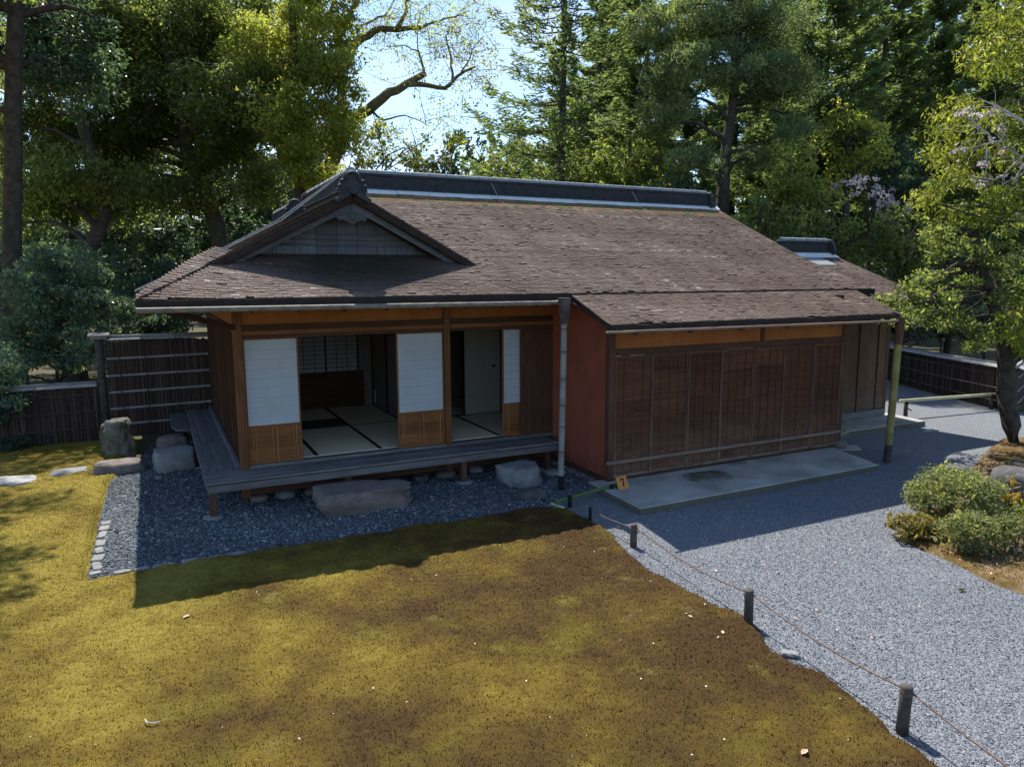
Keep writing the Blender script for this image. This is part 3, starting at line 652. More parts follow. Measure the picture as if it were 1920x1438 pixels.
MB().beam((GX-0.004, 0.50, 4.158), (0.30, 0.50, 3.238), 0.06, 0.035).out('barge_fillet', 'gable_batten', gab, bev=0.004)
MB().beam((GX+0.004, 0.503, 4.158), (3.92, 0.503, 3.238), 0.06, 0.035).out('barge_fillet', 'gable_batten', gab, bev=0.004)
half = [(0.0, -0.235), (0.05, -0.225), (0.085, -0.19), (0.13, -0.185), (0.16, -0.165), (0.20, -0.185), (0.235, -0.165), (0.25, -0.135), (0.30, -0.14), (0.33, -0.15), (0.36, -0.17), (0.30, -0.115), (0.0, 0.055)]
prof = [(GX+a*0.85, 4.03+b*0.85) for a, b in half] + [(GX-a*0.85, 4.03+b*0.85) for a, b in half[-2:0:-1]]
MB().prism(prof, 'y', 0.535, 0.568).out('gable_pendant', 'gable_batten', gab, bev=0.005)
MB().tube([(GX, 0.515, 3.93), (GX, 0.54, 3.93)], [0.03, 0.045], 8).out('pendant_boss', 'gable_batten', gab)

# --- ridges
def onigawara(cx, cy, z0, s, parent):
    P = []
    for a, b in [(-0.24, 0.0), (-0.27, 0.05), (-0.235, 0.10), (-0.245, 0.15), (-0.205, 0.19), (-0.20, 0.235), (-0.165, 0.26)]: P.append((a, b))
    for k in range(9):
        t = math.pi*(1-k/8); P.append((0.155*math.cos(t), 0.27+0.125*math.sin(t)))
    P += [(-a, b) for a, b in reversed(P[:7])] + [(0.16, -0.06), (0.0, 0.0), (-0.16, -0.06)]
    o = MB().prism([(cx+a*s, z0+b*s) for a, b in P], 'y', cy, cy+0.10*s).out('ridge_end_tile', 'kawara', parent, bev=0.012)
    ring = [(cx+0.115*s*math.cos(t), cy-0.012, z0+(0.26+0.095*math.sin(t))*s) for t in np.linspace(-0.5, math.pi+0.5, 14)]
    MB().tube(ring, 0.026*s, 6).out('rim', 'kawara', o, smooth=True)
    MB().tube([(cx, cy+0.01, z0+0.05*s), (cx, cy-0.085*s, z0+0.05*s)], 0.072*s, 16).out('round_tile', 'kawara', o, bev=0.008)
    for sg in (-1, 1):
        sc = [(cx+sg*(0.20+0.05*math.cos(t)*(1-t/9))*s, cy-0.01, z0+(0.09+0.05*math.sin(t)*(1-t/9))*s) for t in np.linspace(0, 6, 12)]
        MB().tube(sc, 0.02*s, 6).out('scroll', 'kawara', o, smooth=True)
        sc = [(cx+sg*(0.175+0.04*math.cos(t)*(1-t/9))*s, cy-0.012, z0+(0.185+0.04*math.sin(t)*(1-t/9))*s) for t in np.linspace(0, 6, 10)]
        MB().tube(sc, 0.017*s, 6).out('scroll', 'kawara', o, smooth=True)
    for sg in (-1, 1):
        MB().beam((cx+sg*0.05*s, cy-0.02, z0+0.0*s), (cx+sg*0.30*s, cy-0.02, z0-0.14*s), 0.06, 0.07).out('foot_tile', 'kawara', o, bev=0.012)
    return o
def ridge(axis, a, b, c, z0, hgt, parent, tiles=True, w=0.24):
    """layered tile ridge from a to b along axis, centred on c"""
    def bx(t0, t1, hw, za, zb):
        return (t0, t1, c-hw, c+hw, za, zb) if axis == 'x' else (c-hw, c+hw, t0, t1, za, zb)
    o = MB().box(*bx(a, b, w*0.40, z0-0.12, z0+hgt*0.80)).out('ridge', 'kawara', parent)
    n = int(abs(b-a)/0.30)
    for (f0, f1, hw) in ((0.0, 0.085, 0.62), (0.10, 0.18, 0.57), (0.195, 0.27, 0.53), (0.70, 0.775, 0.53), (0.785, 0.85, 0.50)):
        mb = MB()
        for k in range(n):
            t0 = a+(b-a)*k/n; t1 = a+(b-a)*(k+1)/n
            mb.box(*bx(t0+0.003, t1-0.003, w*hw+rnd.uniform(-0.003, 0.003), z0+hgt*f0, z0+hgt*f1))
        mb.out('ridge_course', 'kawara', o, bev=0.004, kind='stuff')
    sc = MB(); st = 0.075; m_ = int(abs(b-a)/st)
    for row, zz in ((0, 0.355), (1, 0.47), (2, 0.585)):
        for k in range(m_):
            t = a + (k+0.5*(row % 2)+0.25)*st
            for sd in ((-1,) if axis == 'x' else (-1, 1)):
                rr = [(t+0.034*math.cos(q), z0+hgt*(zz-0.06)+0.034*math.sin(q)) for q in np.linspace(0, math.pi, 6)]
                y0 = c+sd*w*0.43
                if axis == 'x': sc.prism(rr, 'y', y0, c+sd*w*0.36)
                else: sc.prism(rr, 'x', y0, c+sd*w*0.36)
    sc.out('scalloped_course', 'kawara', o, kind='stuff')
    nc = int(abs(b-a)/0.34)
    for k in range(nc):
        t0 = a+(b-a)*k/nc+0.002; t1 = a+(b-a)*(k+1)/nc-0.002; zc = z0+hgt*0.885
        q = [(t0, c, zc), (t0+0.03, c, zc), (t0+0.032, c, zc), (t1, c, zc)]
        if axis == 'y': q = [(c, p[0], p[2]) for p in q]
        MB().tube(q, [0.070, 0.070, 0.063, 0.063], 12).out('cap_tile', 'kawara_sunlit', o, smooth=False, bev=0.004)
    return o
main_r = ridge('x', 3.20, 11.66, RY, 4.755, 0.345, house)
fl = MB()
n = 26
for k in range(n):
    xa = 3.22 + (11.93-3.22)*k/n; xb = 3.22 + (11.93-3.22)*(k+1)/n-0.004
    dz = rnd.uniform(-0.006, 0.006)
    yb, yt = 3.90, RY-0.10
    za_, zb_ = zP1(yb)+0.030+dz, 4.765
    fl.V += [(xa, yb, za_), (xb, yb, za_), (xb, yt, zb_), (xa, yt, zb_), (xa, yb, za_-0.012), (xb, yb, za_-0.012)]
    q = len(fl.V)-6; fl.F += [(q, q+1, q+2, q+3), (q+4, q+5, q+1, q)]
fl.out('ridge_flashing', 'flashing', main_r)
onio = MB().prism([(RY-0.20, 4.70), (RY-0.235, 4.78), (RY-0.20, 4.86), (RY-0.19, 4.95), (RY-0.12, 5.06), (RY, 5.10), (RY+0.12, 5.06), (RY+0.19, 4.95), (RY+0.20, 4.86), (RY+0.235, 4.78), (RY+0.20, 4.70)], 'x', 11.66, 11.74).out('ridge_end_tile', 'kawara', house, bev=0.012)
MB().box(11.74, 11.86, RY-0.17, RY+0.17, 4.70, 4.86).out('foot_tile', 'kawara', onio, bev=0.03)
MB().tube([(11.74, RY, 4.98), (11.83, RY, 4.98)], 0.075, 12).out('round_tile', 'kawara', onio, bev=0.008)
onigawara(GX-0.01, 0.40, 4.24, 0.80, house)
gable_r = ridge('y', 0.50, 3.45, GX, GZ+0.02, 0.285, house, w=0.20)
MB().tube([(GX, 3.45, GZ+0.2), (GX, 3.56, GZ+0.2)], 0.13, 12).out('ridge_end_tile', 'kawara', gable_r, bev=0.01)
onigawara(GX, 4.86, 4.30, 0.78, house)
ridge('y', 4.98, 7.3, GX, GZ+0.02, 0.24, house, w=0.18)
ann_r = ridge('x', 12.0, 13.44, ARY+0.06, 3.60, 0.30, house)
fl = MB(); fl.slab([(11.9, ARY-0.16, az(13, ARY-0.16)+0.03), (13.62, ARY-0.16, az(13, ARY-0.16)+0.03), (13.50, ARY-0.04, 3.64), (11.9, ARY-0.04, 3.64)], 0.012); fl.out('ridge_flashing', 'flashing', ann_r)
MB().slab([(12.28, ARY-0.60, az(13, ARY-0.60)+0.022), (13.05, ARY-0.60, az(13, ARY-0.60)+0.022), (13.02, ARY-0.17, az(13, ARY-0.17)+0.024), (12.28, ARY-0.17, az(13, ARY-0.17)+0.024)], 0.01).out('metal_patch', 'sheet_metal', ann_r)
e2 = MB().prism([(ARY-0.15, 3.56), (ARY-0.18, 3.64), (ARY-0.13, 3.80), (ARY-0.06, 3.89), (ARY+0.06, 3.92), (ARY+0.18, 3.89), (ARY+0.25, 3.80), (ARY+0.30, 3.64), (ARY+0.27, 3.56)], 'x', 13.44, 13.52).out('ridge_end_tile', 'kawara', house, bev=0.012)
MB().tube([(13.52, ARY+0.06, 3.80), (13.60, ARY+0.06, 3.80)], 0.07, 12).out('round_tile', 'kawara', e2, bev=0.008)
# thin conductor wires down the roof
MB().tube([(GX-0.03, 0.60, GZ+0.30), (1.2, 0.66, 3.86), (0.1, 0.70, 3.28), (XL-0.02, 0.72, ZE+0.08)], 0.009, 5).out('roof_wire', 'twig_white', house)
MB().tube([(GX-0.03, 0.90, GZ+0.30), (1.2, 0.98, 3.885), (0.1, 1.02, 3.30), (XL-0.02, 1.05, ZE+0.09)], 0.009, 5).out('roof_wire', 'twig_white', house)
for xw in (5.9, 9.4):
    MB().tube([(xw, RY-0.05, 5.08), (xw+0.05, RY-0.16, 4.90), (xw+0.1, 3.75, zP1(3.75)+0.02), (xw+0.16, 3.35, zP1(3.35)+0.02)], 0.005, 4).out('roof_wire', 'twig_white', house)

# --- rafters
for k in range(26):
    x = -0.35 + k*0.47
    if x > 11.4: break
    ye_ = min(0.62, YE+(x-XL)*S3/S1-0.02)
    MB().beam((x, YE+0.06, ZE-0.135), (x, ye_, zP1(ye_)-0.135), 0.045, 0.05).out('rafter', 'wood_dark_y', house, bev=0.003)
for k in range(13):
    x = 5.05 + k*0.45
    MB().beam((x, HY+0.06, HZ-0.10), (x, -0.5, hz(-0.5)-0.10), 0.035, 0.04).out('rafter', 'wood_dark_y', house, bev=0.003)
for k in range(12):
    y = 0.70+k*0.48
    MB().beam((XL+0.07, y, ZE-0.135), (0.55, y, ZE+S3*(0.55-XL)-0.135), 0.045, 0.05).out('rafter', 'wood_dark_x', house, bev=0.003)
MB().beam((XL+0.06, YE+0.06, ZE-0.155), (0.50, 0.62, ZE+0.27), 0.08, 0.09).out('hip_rafter', 'wood_dark_y', house, bev=0.004)

# --- main front: posts, beams, plaster
def post(x0, x1, y0, y1, z0, z1, mat='wood_post_z'): return box('post', x0, x1, y0, y1, z0, z1, mat, house, 0.008)
post(0.485, 0.60, 0.525, 0.64, 0.06, 3.05); post(3.505, 3.60, 0.535, 0.63, 0.06, 3.20); post(5.47, 5.57, 0.535, 0.63, 0.06, 3.2, 'wood_dark_z')
for (a, b) in ((0.60, 3.505), (3.60, 5.47)):
    box('plaster_wall', a, b, 0.60, 0.63, 2.456, 3.12, 'plaster_ochre', house, 0)
    box('lintel', a, b, 0.545, 0.64, 2.378, 2.456, 'wood_dark_x', house)
    box('fillet', a, b, 0.56, 0.63, 2.318, 2.377, 'wood_red_x', house, 0.003)
    box('head_rail', a, b, 0.55, 0.66, 2.272, 2.317, 'wood_dark_x', house, 0.003)
    box('sill', a, b, 0.54, 0.70, V_-0.03, V_+0.034, 'deck_x', house, 0.004)
# left side wall
sw = box('side_wall', 0.515, 0.56, 0.64, 6.1, 0.42, 2.40, 'wood_dark_z', house, 0)
for k in range(6): box('stile', 0.495, 0.514, 0.66+k*0.91, 0.70+k*0.91, V_+0.06, 2.38, 'wood_dark_z', sw, 0.003)
for k in range(40): box('batten', 0.505, 0.514, 0.80+k*0.13, 0.812+k*0.13, V_+0.07, 2.37, 'wood_dark_z', sw, 0)
box('plaster_wall', 0.52, 0.55, 0.64, 6.1, 2.401, 3.22, 'plaster_ochre', house, 0)
box('side_lintel', 0.49, 0.56, 0.641, 6.1, 2.36, 2.44, 'wood_dark_y', house)
box('side_sill', 0.44, 0.50, 0.66, 6.0, V_+0.001, V_+0.045, 'deck_y', house)
MB().beam((XL+0.25, YE+0.25, ZE-0.12), (0.54, 0.58, 2.42), 0.06, 0.07).out('brace', 'wood_dark_y', house, bev=0.004)

# --- sliding paper doors
def shoji(x0, x1, y, zp=1.065, z1=2.27, full=True):
    z0 = V_+0.036; t = 0.022
    d = MB(); d.box(x0, x0+t, y, y+0.028, z0, z1); d.box(x1-t, x1, y, y+0.028, z0, z1)
    d.box(x0+t, x1-t, y, y+0.028, z1-0.018, z1); d.box(x0+t, x1-t, y, y+0.028, zp-0.022, zp); d.box(x0+t, x1-t, y, y+0.028, z0, z0+0.05)
    o = d.out('paper_door', 'wood_orange_z', house, bev=0.002)
    box('paper', x0+t-0.006, x1-t+0.006, y+0.008, y+0.011, zp-0.006, z1-0.012, 'shoji_paper', o, 0)
    lt = MB(); 
    for k in range(1, 9): zz = zp+(z1-zp)*k/9; lt.box(x0+t, x1-t, y+0.013, y+0.024, zz-0.004, zz+0.004)
    for k in range(1, 4): xx = x0+(x1-x0)*k/4; lt.box(xx-0.004, xx+0.004, y+0.0125, y+0.0245, zp, z1-0.018)
    lt.out('lattice', 'wood_orange_z', o)
    zs = np.linspace(z0+0.05, zp-0.022, 4)
    for k in range(3): box('board', x0+t, x1-t, y+0.009, y+0.018, zs[k]+0.001, zs[k+1]-0.001, 'wood_orange_x', o, 0)
    wd = x1-x0
    for f in ((0.10, 0.15, 0.46, 0.54, 0.85, 0.90) if full else (0.3, 0.7)):
        xx = x0+wd*f; box('batten', xx-0.006, xx+0.006, y-0.003, y+0.0085, z0+0.05, zp-0.022, 'batten_wood', o, 0)
    return o
shoji(0.602, 1.333, 0.585); shoji(0.64, 1.31, 0.625)
shoji(2.755, 3.503, 0.585); shoji(2.80, 3.50, 0.625)
shoji(4.515, 5.24, 0.60); 
# boarded shutter closing the right bay
sb = box('shutter', 4.815, 5.468, 0.555, 0.575, V_+0.036, 2.272, 'wood_dark_z', house, 0)
for x in (4.815, 4.965, 5.125, 5.285, 5.44): box('batten', x, x+0.022, 0.545, 0.5545, V_+0.04, 2.268, 'shutter_batten', sb, 0.002)
box('rail', 4.837, 5.44, 0.547, 0.5545, 2.235, 2.268, 'wood_dark_x', sb, 0.002); box('rail', 4.837, 5.44, 0.547, 0.5545, V_+0.04, V_+0.08, 'wood_dark_x', sb, 0.002)

# --- rooms
room = MB()
box('floor', 0.57, 5.47, 0.70, 5.0, 0.30, T_-0.05, 'wood_dark_x', house, 0)
def mat_(x0, x1, y0, y1, alongy=True):
    e = 0.028
    o = MB().box(x0+0.002, x1-0.002, y0+0.002, y1-0.002, T_-0.05, T_).out('tatami_mat', 'tatami', house)
    z0, z1 = T_+0.0004, T_+0.003
    if alongy: MB().box(x0+0.002, x0+e, y0+0.002, y1-0.002, z0, z1).box(x1-e, x1-0.002, y0+0.002, y1-0.002, z0, z1).out('border', 'tatami_edge', o)
    else: MB().box(x0+0.002, x1-0.002, y0+0.002, y0+e, z0, z1).box(x0+0.002, x1-0.002, y1-e, y1-0.002, z0, z1).out('border', 'tatami_edge', o)
XS = (0.60, 1.554, 2.509, 3.463)
for a, b in zip(XS[:-1], XS[1:]):
    for y0, y1 in ((0.70, 2.655), (2.655, 4.58)): mat_(a, b, y0, y1)
box('threshold', 0.60, 3.46, 2.645, 2.668, T_+0.0005, T_+0.004, 'tatami_edge', house, 0)
box('hearth_board', 1.585, 2.48, 2.69, 3.42, T_+0.0005, T_+0.006, 'dark_mat', house, 0)
box('hearth_board', 0.63, 1.525, 2.69, 3.42, T_+0.0005, T_+0.006, 'dark_mat', house, 0)
mat_(3.55, 4.50, 0.70, 2.60); mat_(4.50, 5.45, 0.70, 2.60); mat_(3.55, 5.45, 2.66, 3.6, False); mat_(3.55, 5.45, 3.6, 4.58, False)
box('track', 3.55, 5.45, 2.602, 2.658, T_-0.05, T_+0.004, 'black_lacquer', house, 0)
fz = box('sliding_screen', 4.70, 5.43, 2.625, 2.645, T_+0.006, 2.27, 'fusuma', house, 0.002)
MB().box(4.685, 4.70, 2.622, 2.648, T_+0.006, 2.285).box(5.43, 5.45, 2.622, 2.648, T_+0.006, 2.285).box(4.70, 5.43, 2.622, 2.648, 2.27, 2.285).out('frame', 'black_lacquer', fz)
MB().tube([(5.30, 2.626, 1.42), (5.30, 2.620, 1.42)], 0.03, 10).out('finger_pull', 'black_lacquer', fz)
box('head_wall', 3.55, 5.45, 2.62, 2.66, 2.29, 2.62, 'wall_inner', house, 0)
box('ceiling', 0.57, 5.47, 0.64, 5.0, 2.62, 2.66, 'ceiling_wood', house, 0)
box('partition', 3.47, 3.54, 0.66, 1.0, 0.40, 2.62, 'wood_dark_z', house, 0)
box('partition', 3.475, 3.535, 1.0, 4.6, T_-0.05, 2.62, 'wall_inner', house, 0)
for y in (1.0, 2.62, 3.5, 4.5): box('post', 3.462, 3.548, y, y+0.09, T_-0.04, 2.62, 'wood_dark_z', house, 0.004)
box('partition', 5.45, 5.475, 0.66, 5.0, 0.40, 2.62, 'wall_inner', house, 0)
bw = box('back_wall', 0.57, 5.45, 4.60, 4.66, 0.40, 2.62, 'wall_inner', house, 0)
box('wainscot', 0.60, 3.30, 4.575, 4.598, T_, 1.235, 'wood_dark_x', bw, 0)
bs = box('window_paper', 0.62, 3.19, 4.583, 4.596, 1.25, 2.20, 'shoji_paper', bw, 0)
lt = MB()
for k in range(12): zz = 1.25+0.95*k/11; lt.box(0.62, 3.19, 4.570, 4.582, zz-0.005, zz+0.005)
for k in range(0, 13): xx = 0.62+2.57*k/12; wv = 0.018 if k % 3 == 0 else 0.005; lt.box(xx-wv, xx+wv, 4.5695, 4.5825, 1.25, 2.2)
lt.out('lattice', 'black_lacquer', bs)
box('beam', 0.60, 3.46, 4.56, 4.60, 2.21, 2.30, 'wood_dark_x', bw)
box('paper_notice', 3.452, 3.460, 4.30, 4.40, 0.60, 0.86, 'paper_white', house, 0)

# --- veranda
deck = MB().box(0.06, 5.18, 0.06, 0.56, V_-0.11, V_-0.035).out('veranda', 'wood_dark_x', house)
ys = [0.0, 0.105, 0.20, 0.30, 0.395, 0.485, 0.583]
for k in range(6):
    xs = [0.0, rnd.uniform(1.6, 2.4), rnd.uniform(3.2, 4.2), 5.22]
    for a, b in zip(xs[:-1], xs[1:]): box('floor_board', a+0.0015, b-0.0015, ys[k]+0.002, ys[k+1]-0.002, V_-0.034, V_-rnd.uniform(0, 0.003), 'deck_x', deck, 0.004)
for k in range(5):
    x0 = k*0.0975; 
    for a, b in ((0.585, 2.6+0.3*(k % 2)), (2.6+0.3*(k % 2), 5.9)): box('floor_board', x0+0.002, x0+0.0955, a+0.0015, b-0.0015, V_-0.034, V_-rnd.uniform(0, 0.003), 'deck_y', deck, 0.004)
box('edge_beam', 0.02, 5.20, 0.008, 0.055, V_-0.142, V_-0.046, 'deck_x', deck, 0.006)
box('edge_beam', 0.012, 0.055, 0.06, 5.9, V_-0.105, V_-0.042, 'deck_y', deck, 0.006)
MB().prism([(-0.29, 4.30), (-0.25, 3.98), (-0.20, 3.90), (-0.006, 3.86), (-0.006, 5.75), (-0.27, 5.70), (-0.29, 5.6)], 'z', V_-0.04, V_-0.002).out('side_shelf', 'deck_y', deck, bev=0.012)
for (x, y) in ((0.035, 0.02), (1.80, 0.03), (3.55, 0.03), (0.02, 2.9), (0.02, 5.0), (5.0, 0.05)):
    box('leg', x, x+0.085, y, y+0.085, 0.035, V_-0.143, 'wood_dark_z', deck, 0.006)
    stone('pad_stone', (x+0.04, y+0.04, 0.012), (0.27, 0.25, 0.07), 'stone_grey', deck, int(x*100+y*10), 0.3, 2)
# underfloor boarding
ub = box('base_wall', 0.60, 5.40, 0.60, 0.63, 0.17, 0.44, 'wood_red_x', house, 0)
box('ground_sill', 0.56, 5.41, 0.555, 0.66, 0.10, 0.19, 'wood_dark_x', ub, 0.006)
x = 0.7; k = 0
while x < 5.3:
    sz = rnd.uniform(0.22, 0.38); stone('footing_stone', (x, 0.58+rnd.uniform(-0.04, 0.03), 0.03), (sz, 0.26, 0.16), rnd.choice(['stone_brown', 'stone_grey', 'stone_dark']), ub, k, 0.2, 2); x += sz+rnd.uniform(0.03, 0.25); k += 1

# --- red return wall and shutter front
rw = MB().prism([(0.60, 0.13), (-1.06, 0.13), (-1.06, hz(-1.06)-0.10), (-0.45, hz(-0.45)-0.10), (0.60, hz(-0.45)-0.09)], 'x', 5.416, 5.45).out('plaster_wall', 'plaster_red', house)
box('base_board', 5.40, 5.46, -1.06, 0.535, 0.055, 0.129, 'wood_dark_y', rw, 0.005)
for k in range(6): stone('footing_stone', (5.40, -0.95+k*0.27, 0.02), (0.2, 0.25, 0.10), 'stone_brown', rw, 70+k, 0.2, 2)
PY = -1.13
box('post', 5.365, 5.47, PY-0.045, PY+0.06, 0.085, 2.42, 'wood_dark_z', house, 0.006); box('post', 10.20, 10.30, PY-0.03, PY+0.06, 0.13, 2.40, 'wood_dark_z', house, 0.006)
for a, b in ((5.472, 8.30), (8.38, 10.198)): box('plaster_wall', a, b, PY-0.005, PY+0.03, 2.047, 2.55, 'plaster_ochre', house, 0)
box('post', 8.302, 8.378, PY-0.03, PY+0.05, 1.95, 2.46, 'wood_dark_z', house, 0.004)
box('lintel', 5.472, 10.198, PY-0.028, PY+0.04, 1.95, 2.046, 'wood_dark_x', house, 0.005)
box('wall_plate', 5.30, 10.4, PY-0.03, PY+0.05, 2.47, 2.56, 'wood_dark_x', house, 0.005)
x0, wd = 5.472, (10.20-5.472)/7
for k in range(7):
    a = x0+k*wd+0.003; b = x0+(k+1)*wd-0.003; yo = PY-0.012-(0.012 if k % 2 == 0 else 0)
    sh_ = MB().box(a, a+0.028, yo-0.012, yo+0.016, 0.14, 1.945).box(b-0.028, b, yo-0.012, yo+0.016, 0.14, 1.945).box(a+0.028, b-0.028, yo-0.012, yo+0.016, 1.915, 1.945).box(a+0.028, b-0.028, yo-0.012, yo+0.016, 0.14, 0.185).out('shutter', 'shutter_stile', house, bev=0.003)
    zs = [0.186]
    while zs[-1] < 1.90: zs.append(min(zs[-1]+rnd.uniform(0.20, 0.34), 1.914) if zs[-1] < 1.62 else 1.914)
    for z0, z1 in zip(zs[:-1], zs[1:]): box('board', a+0.029, b-0.029, yo+0.003+rnd.uniform(0, 0.004), yo+0.014, z0+0.001, z1-0.001, 'shutter_board', sh_, 0)
    for q in (0.25, 0.5, 0.75): xx = a+(b-a)*q; box('batten', xx-0.007, xx+0.007, yo-0.006, yo+0.0025, 0.186, 1.914, 'shutter_batten', sh_, 0.002)
box('guard_rail', 5.33, 10.36, PY-0.075, PY-0.038, 0.355, 0.405, 'rail_wood', house, 0.006)
box('ground_sill', 5.475, 10.2, PY-0.03, PY+0.05, 0.095, 0.139, 'wood_dark_x', house, 0.004)
stone('footing_stone', (10.25, PY-0.05, 0.13), (0.24, 0.22, 0.16), 'stone_brown', house, 91, 0.2, 2); stone('footing_stone', (7.83, PY-0.12, 0.10), (0.34, 0.16, 0.07), 'stone_brown', house, 92, 0.2, 2); stone('footing_stone', (5.42, PY-0.06, 0.05), (0.2, 0.2, 0.12), 'stone_grey', house, 93, 0.2, 2)
box('side_wall', 10.22, 10.28, PY+0.06, 0.60, 0.14, 2.75, 'wood_dark_z', house, 0)
# --- annex wall of upright planks
an = box('annex_wall', 10.28, 13.54, 0.42, 0.47, 0.2, 2.60, 'wood_dark_z', house, 0)
x = 10.30; k = 0
while x < 13.42:
    box('plank', x+0.004, min(x+0.288, 13.46), 0.385+(0.024 if k % 2 else 0), 0.418, 0.27, 2.16, 'plank_annex', an, 0.003); x += 0.292; k += 1
box('post', 13.46, 13.56, 0.38, 0.48, 0.12, 2.55, 'wood_dark_z', an, 0.005)
box('lintel', 10.29, 13.455, 0.385, 0.419, 2.163, 2.25, 'wood_dark_x', an, 0.004)
box('plaster_wall', 10.29, 13.455, 0.40, 0.419, 2.253, 2.60, 'plaster_ochre', an, 0)
box('threshold', 10.30, 13.455, 0.33, 0.419, 0.115, 0.265, 'deck_x', an, 0.006)
box('side_wall', 13.50, 13.54, 0.48, 3.6, 0.15, 2.6, 'wood_dark_z', house, 0)
stone('footing_stone', (12.0, 0.28, 0.13), (0.3, 0.2, 0.08), 'stone_brown', house, 94, 0.2, 2)

# --- bamboo gutters and downpipe
def bamboo(mb, p, q, r, n=10, node=0.35, seed=0):
    p = Vector(p); q = Vector(q); L_ = (q-p).length; k = max(int(L_/node), 1); pts = []; rd = []
    rr = random.Random(seed)
    for i in range(k+1):
        t = i/k
        if i: pts.append(p.lerp(q, t-0.012/L_)); rd.append(r)
        pts.append(p.lerp(q, t)); rd.append(r*1.10)
        if i < k: pts.append(p.lerp(q, t+0.012/L_)); rd.append(r)
    mb.tube(pts, rd, n); return mb
def nodes(p, q, r, ts, parent):
    for t in ts:
        a = Vector(p).lerp(Vector(q), t); b = Vector(p).lerp(Vector(q), t+0.004)
        MB().tube([a, b], r*1.14, 12).out('node_ring', 'cord_black', parent)
gut = bamboo(MB(), (-0.625, -0.675, 2.728), (4.70, -0.70, 2.712), 0.034).out('gutter', 'bamboo_grey', house, smooth=True)
for k in range(9): box('gutter_hook', 0.05+k*0.55, 0.065+k*0.55, -0.71, -0.63, 2.664, 2.686, 'cord_black', gut, 0)
dp = bamboo(MB(), (4.715, -0.92, 0.22), (4.77, -0.90, 2.42), 0.045).out('downpipe', 'pipe_grey', house, smooth=True)
nodes((4.715, -0.92, 0.22), (4.77, -0.90, 2.42), 0.045, (0.16, 0.33, 0.47, 0.64, 0.82, 0.965), dp)
f = MB(); f.V = [(4.735, -0.935, 2.40), (4.81, -0.935, 2.40), (4.81, -0.865, 2.40), (4.735, -0.865, 2.40), (4.70, -0.97, 2.79), (4.845, -0.97, 2.79), (4.845, -0.83, 2.79), (4.70, -0.83, 2.79)]
f.F = [(0, 3, 2, 1), (4, 5, 6, 7), (0, 1, 5, 4), (1, 2, 6, 5), (2, 3, 7, 6), (3, 0, 4, 7)]; f.out('rain_head', 'post_wood', dp, bev=0.004)
MB().tube([(4.72, -0.93, 0.0), (4.715, -0.92, 0.24)], 0.042, 10).out('drain_foot', 'cord_black', dp)
MB().tube([(4.68, -0.71, 2.712), (4.77, -0.88, 2.735)], 0.034, 8).out('gutter_spout', 'bamboo_grey', gut, smooth=True)
g2 = bamboo(MB(), (4.78, -1.965, 2.365), (10.50, -1.985, 2.345), 0.020, node=0.5).out('gutter', 'rail_wood', house, smooth=True)
for k in range(6): MB().beam((5.25+k*0.92, -1.99, 2.33), (5.25+k*0.92, -1.80, 2.36), 0.05, 0.045).out('gutter_hook', 'wood_dark_y', g2, bev=0.005)
pp = bamboo(MB(), (10.335, -2.05, 0.0), (10.50, -1.985, 2.02), 0.058, 12, 0.42).out('bamboo_post', 'bamboo_old', house, smooth=True)
MB().tube([(10.495, -1.987, 1.96), (10.515, -1.98, 2.40)], [0.066, 0.07], 12).out('pipe_head', 'wood_dark_z', pp)
MB().tube([(10.335, -2.05, 0.0), (10.362, -2.04, 0.30)], 0.061, 12).out('pipe_foot', 'bark', pp)

# ------------------------------------------------------------------ garden things
def thing_stone(label, c, size, mat, seed, flat=0.0, rot=0.0, rough=0.16, boxy=0.5, name='garden_stone', group=None):
    return tag(stone(name, c, size, mat, None, seed, flat, 4, rough, rot, boxy), label, 'stone', group)
thing_stone('large brown shoe-stone below the open room of the veranda', (1.97, -0.40, 0.13), (1.38, 0.68, 0.50), 'stone_brown', 24, 0.34, -0.10, 0.20, 0.8, 'step_stone')
thing_stone('grey ribbed boulder beside the bamboo downpipe', (4.36, -0.30, 0.11), (0.66, 0.62, 0.42), 'stone_grey', 33, 0.2, 0.2, 0.2, 0.7)
thing_stone('low dark rock in front of the ribbed boulder', (4.16, -1.08, 0.03), (0.46, 0.26, 0.20), 'stone_dark', 35, 0.1, 0.1)
thing_stone('flat pale stone lying behind the bamboo downpipe', (5.08, -0.10, 0.02), (0.36, 0.24, 0.06), 'stone_pale', 36, 0.2)
thing_stone('pale blue-grey step stone at the side of the veranda', (-0.30, 3.06, 0.15), (0.70, 0.66, 0.48), 'stone_grey', 42, 0.32, 0.1, 0.18, 0.85, 'step_stone')
thing_stone('brown block stone under the side shelf of the veranda', (-0.28, 4.30, 0.14), (0.62, 0.50, 0.42), 'stone_brown', 43, 0.2, 0.0, 0.12, 0.7)
thing_stone('mottled brown flat rock before the water basin', (-1.10, 3.25, 0.06), (0.86, 0.56, 0.30), 'stone_brown', 45, 0.12, 0.15)
thing_stone('grey flat stepping stone next to the mottled rock', (-1.82, 3.42, 0.025), (0.60, 0.42, 0.14), 'stone_grey', 47, 0.2, 0.1, name='stepping_stone')
thing_stone('broad pale stepping stone farthest from the veranda', (-2.55, 3.16, 0.025), (0.80, 0.60, 0.16), 'stone_pale', 48, 0.2, -0.2, name='stepping_stone')
thing_stone('dark flat stone set into the concrete apron', (6.86, -1.64, 0.095), (0.80, 0.48, 0.11), 'stone_mossy', 51, 0.3, -0.05, 0.12, 0.35)
thing_stone('dark rock behind the clipped shrub on the moss bed', (9.72, -4.35, 0.20), (0.72, 0.6, 0.70), 'stone_dark', 53, 0.1, 0.3)
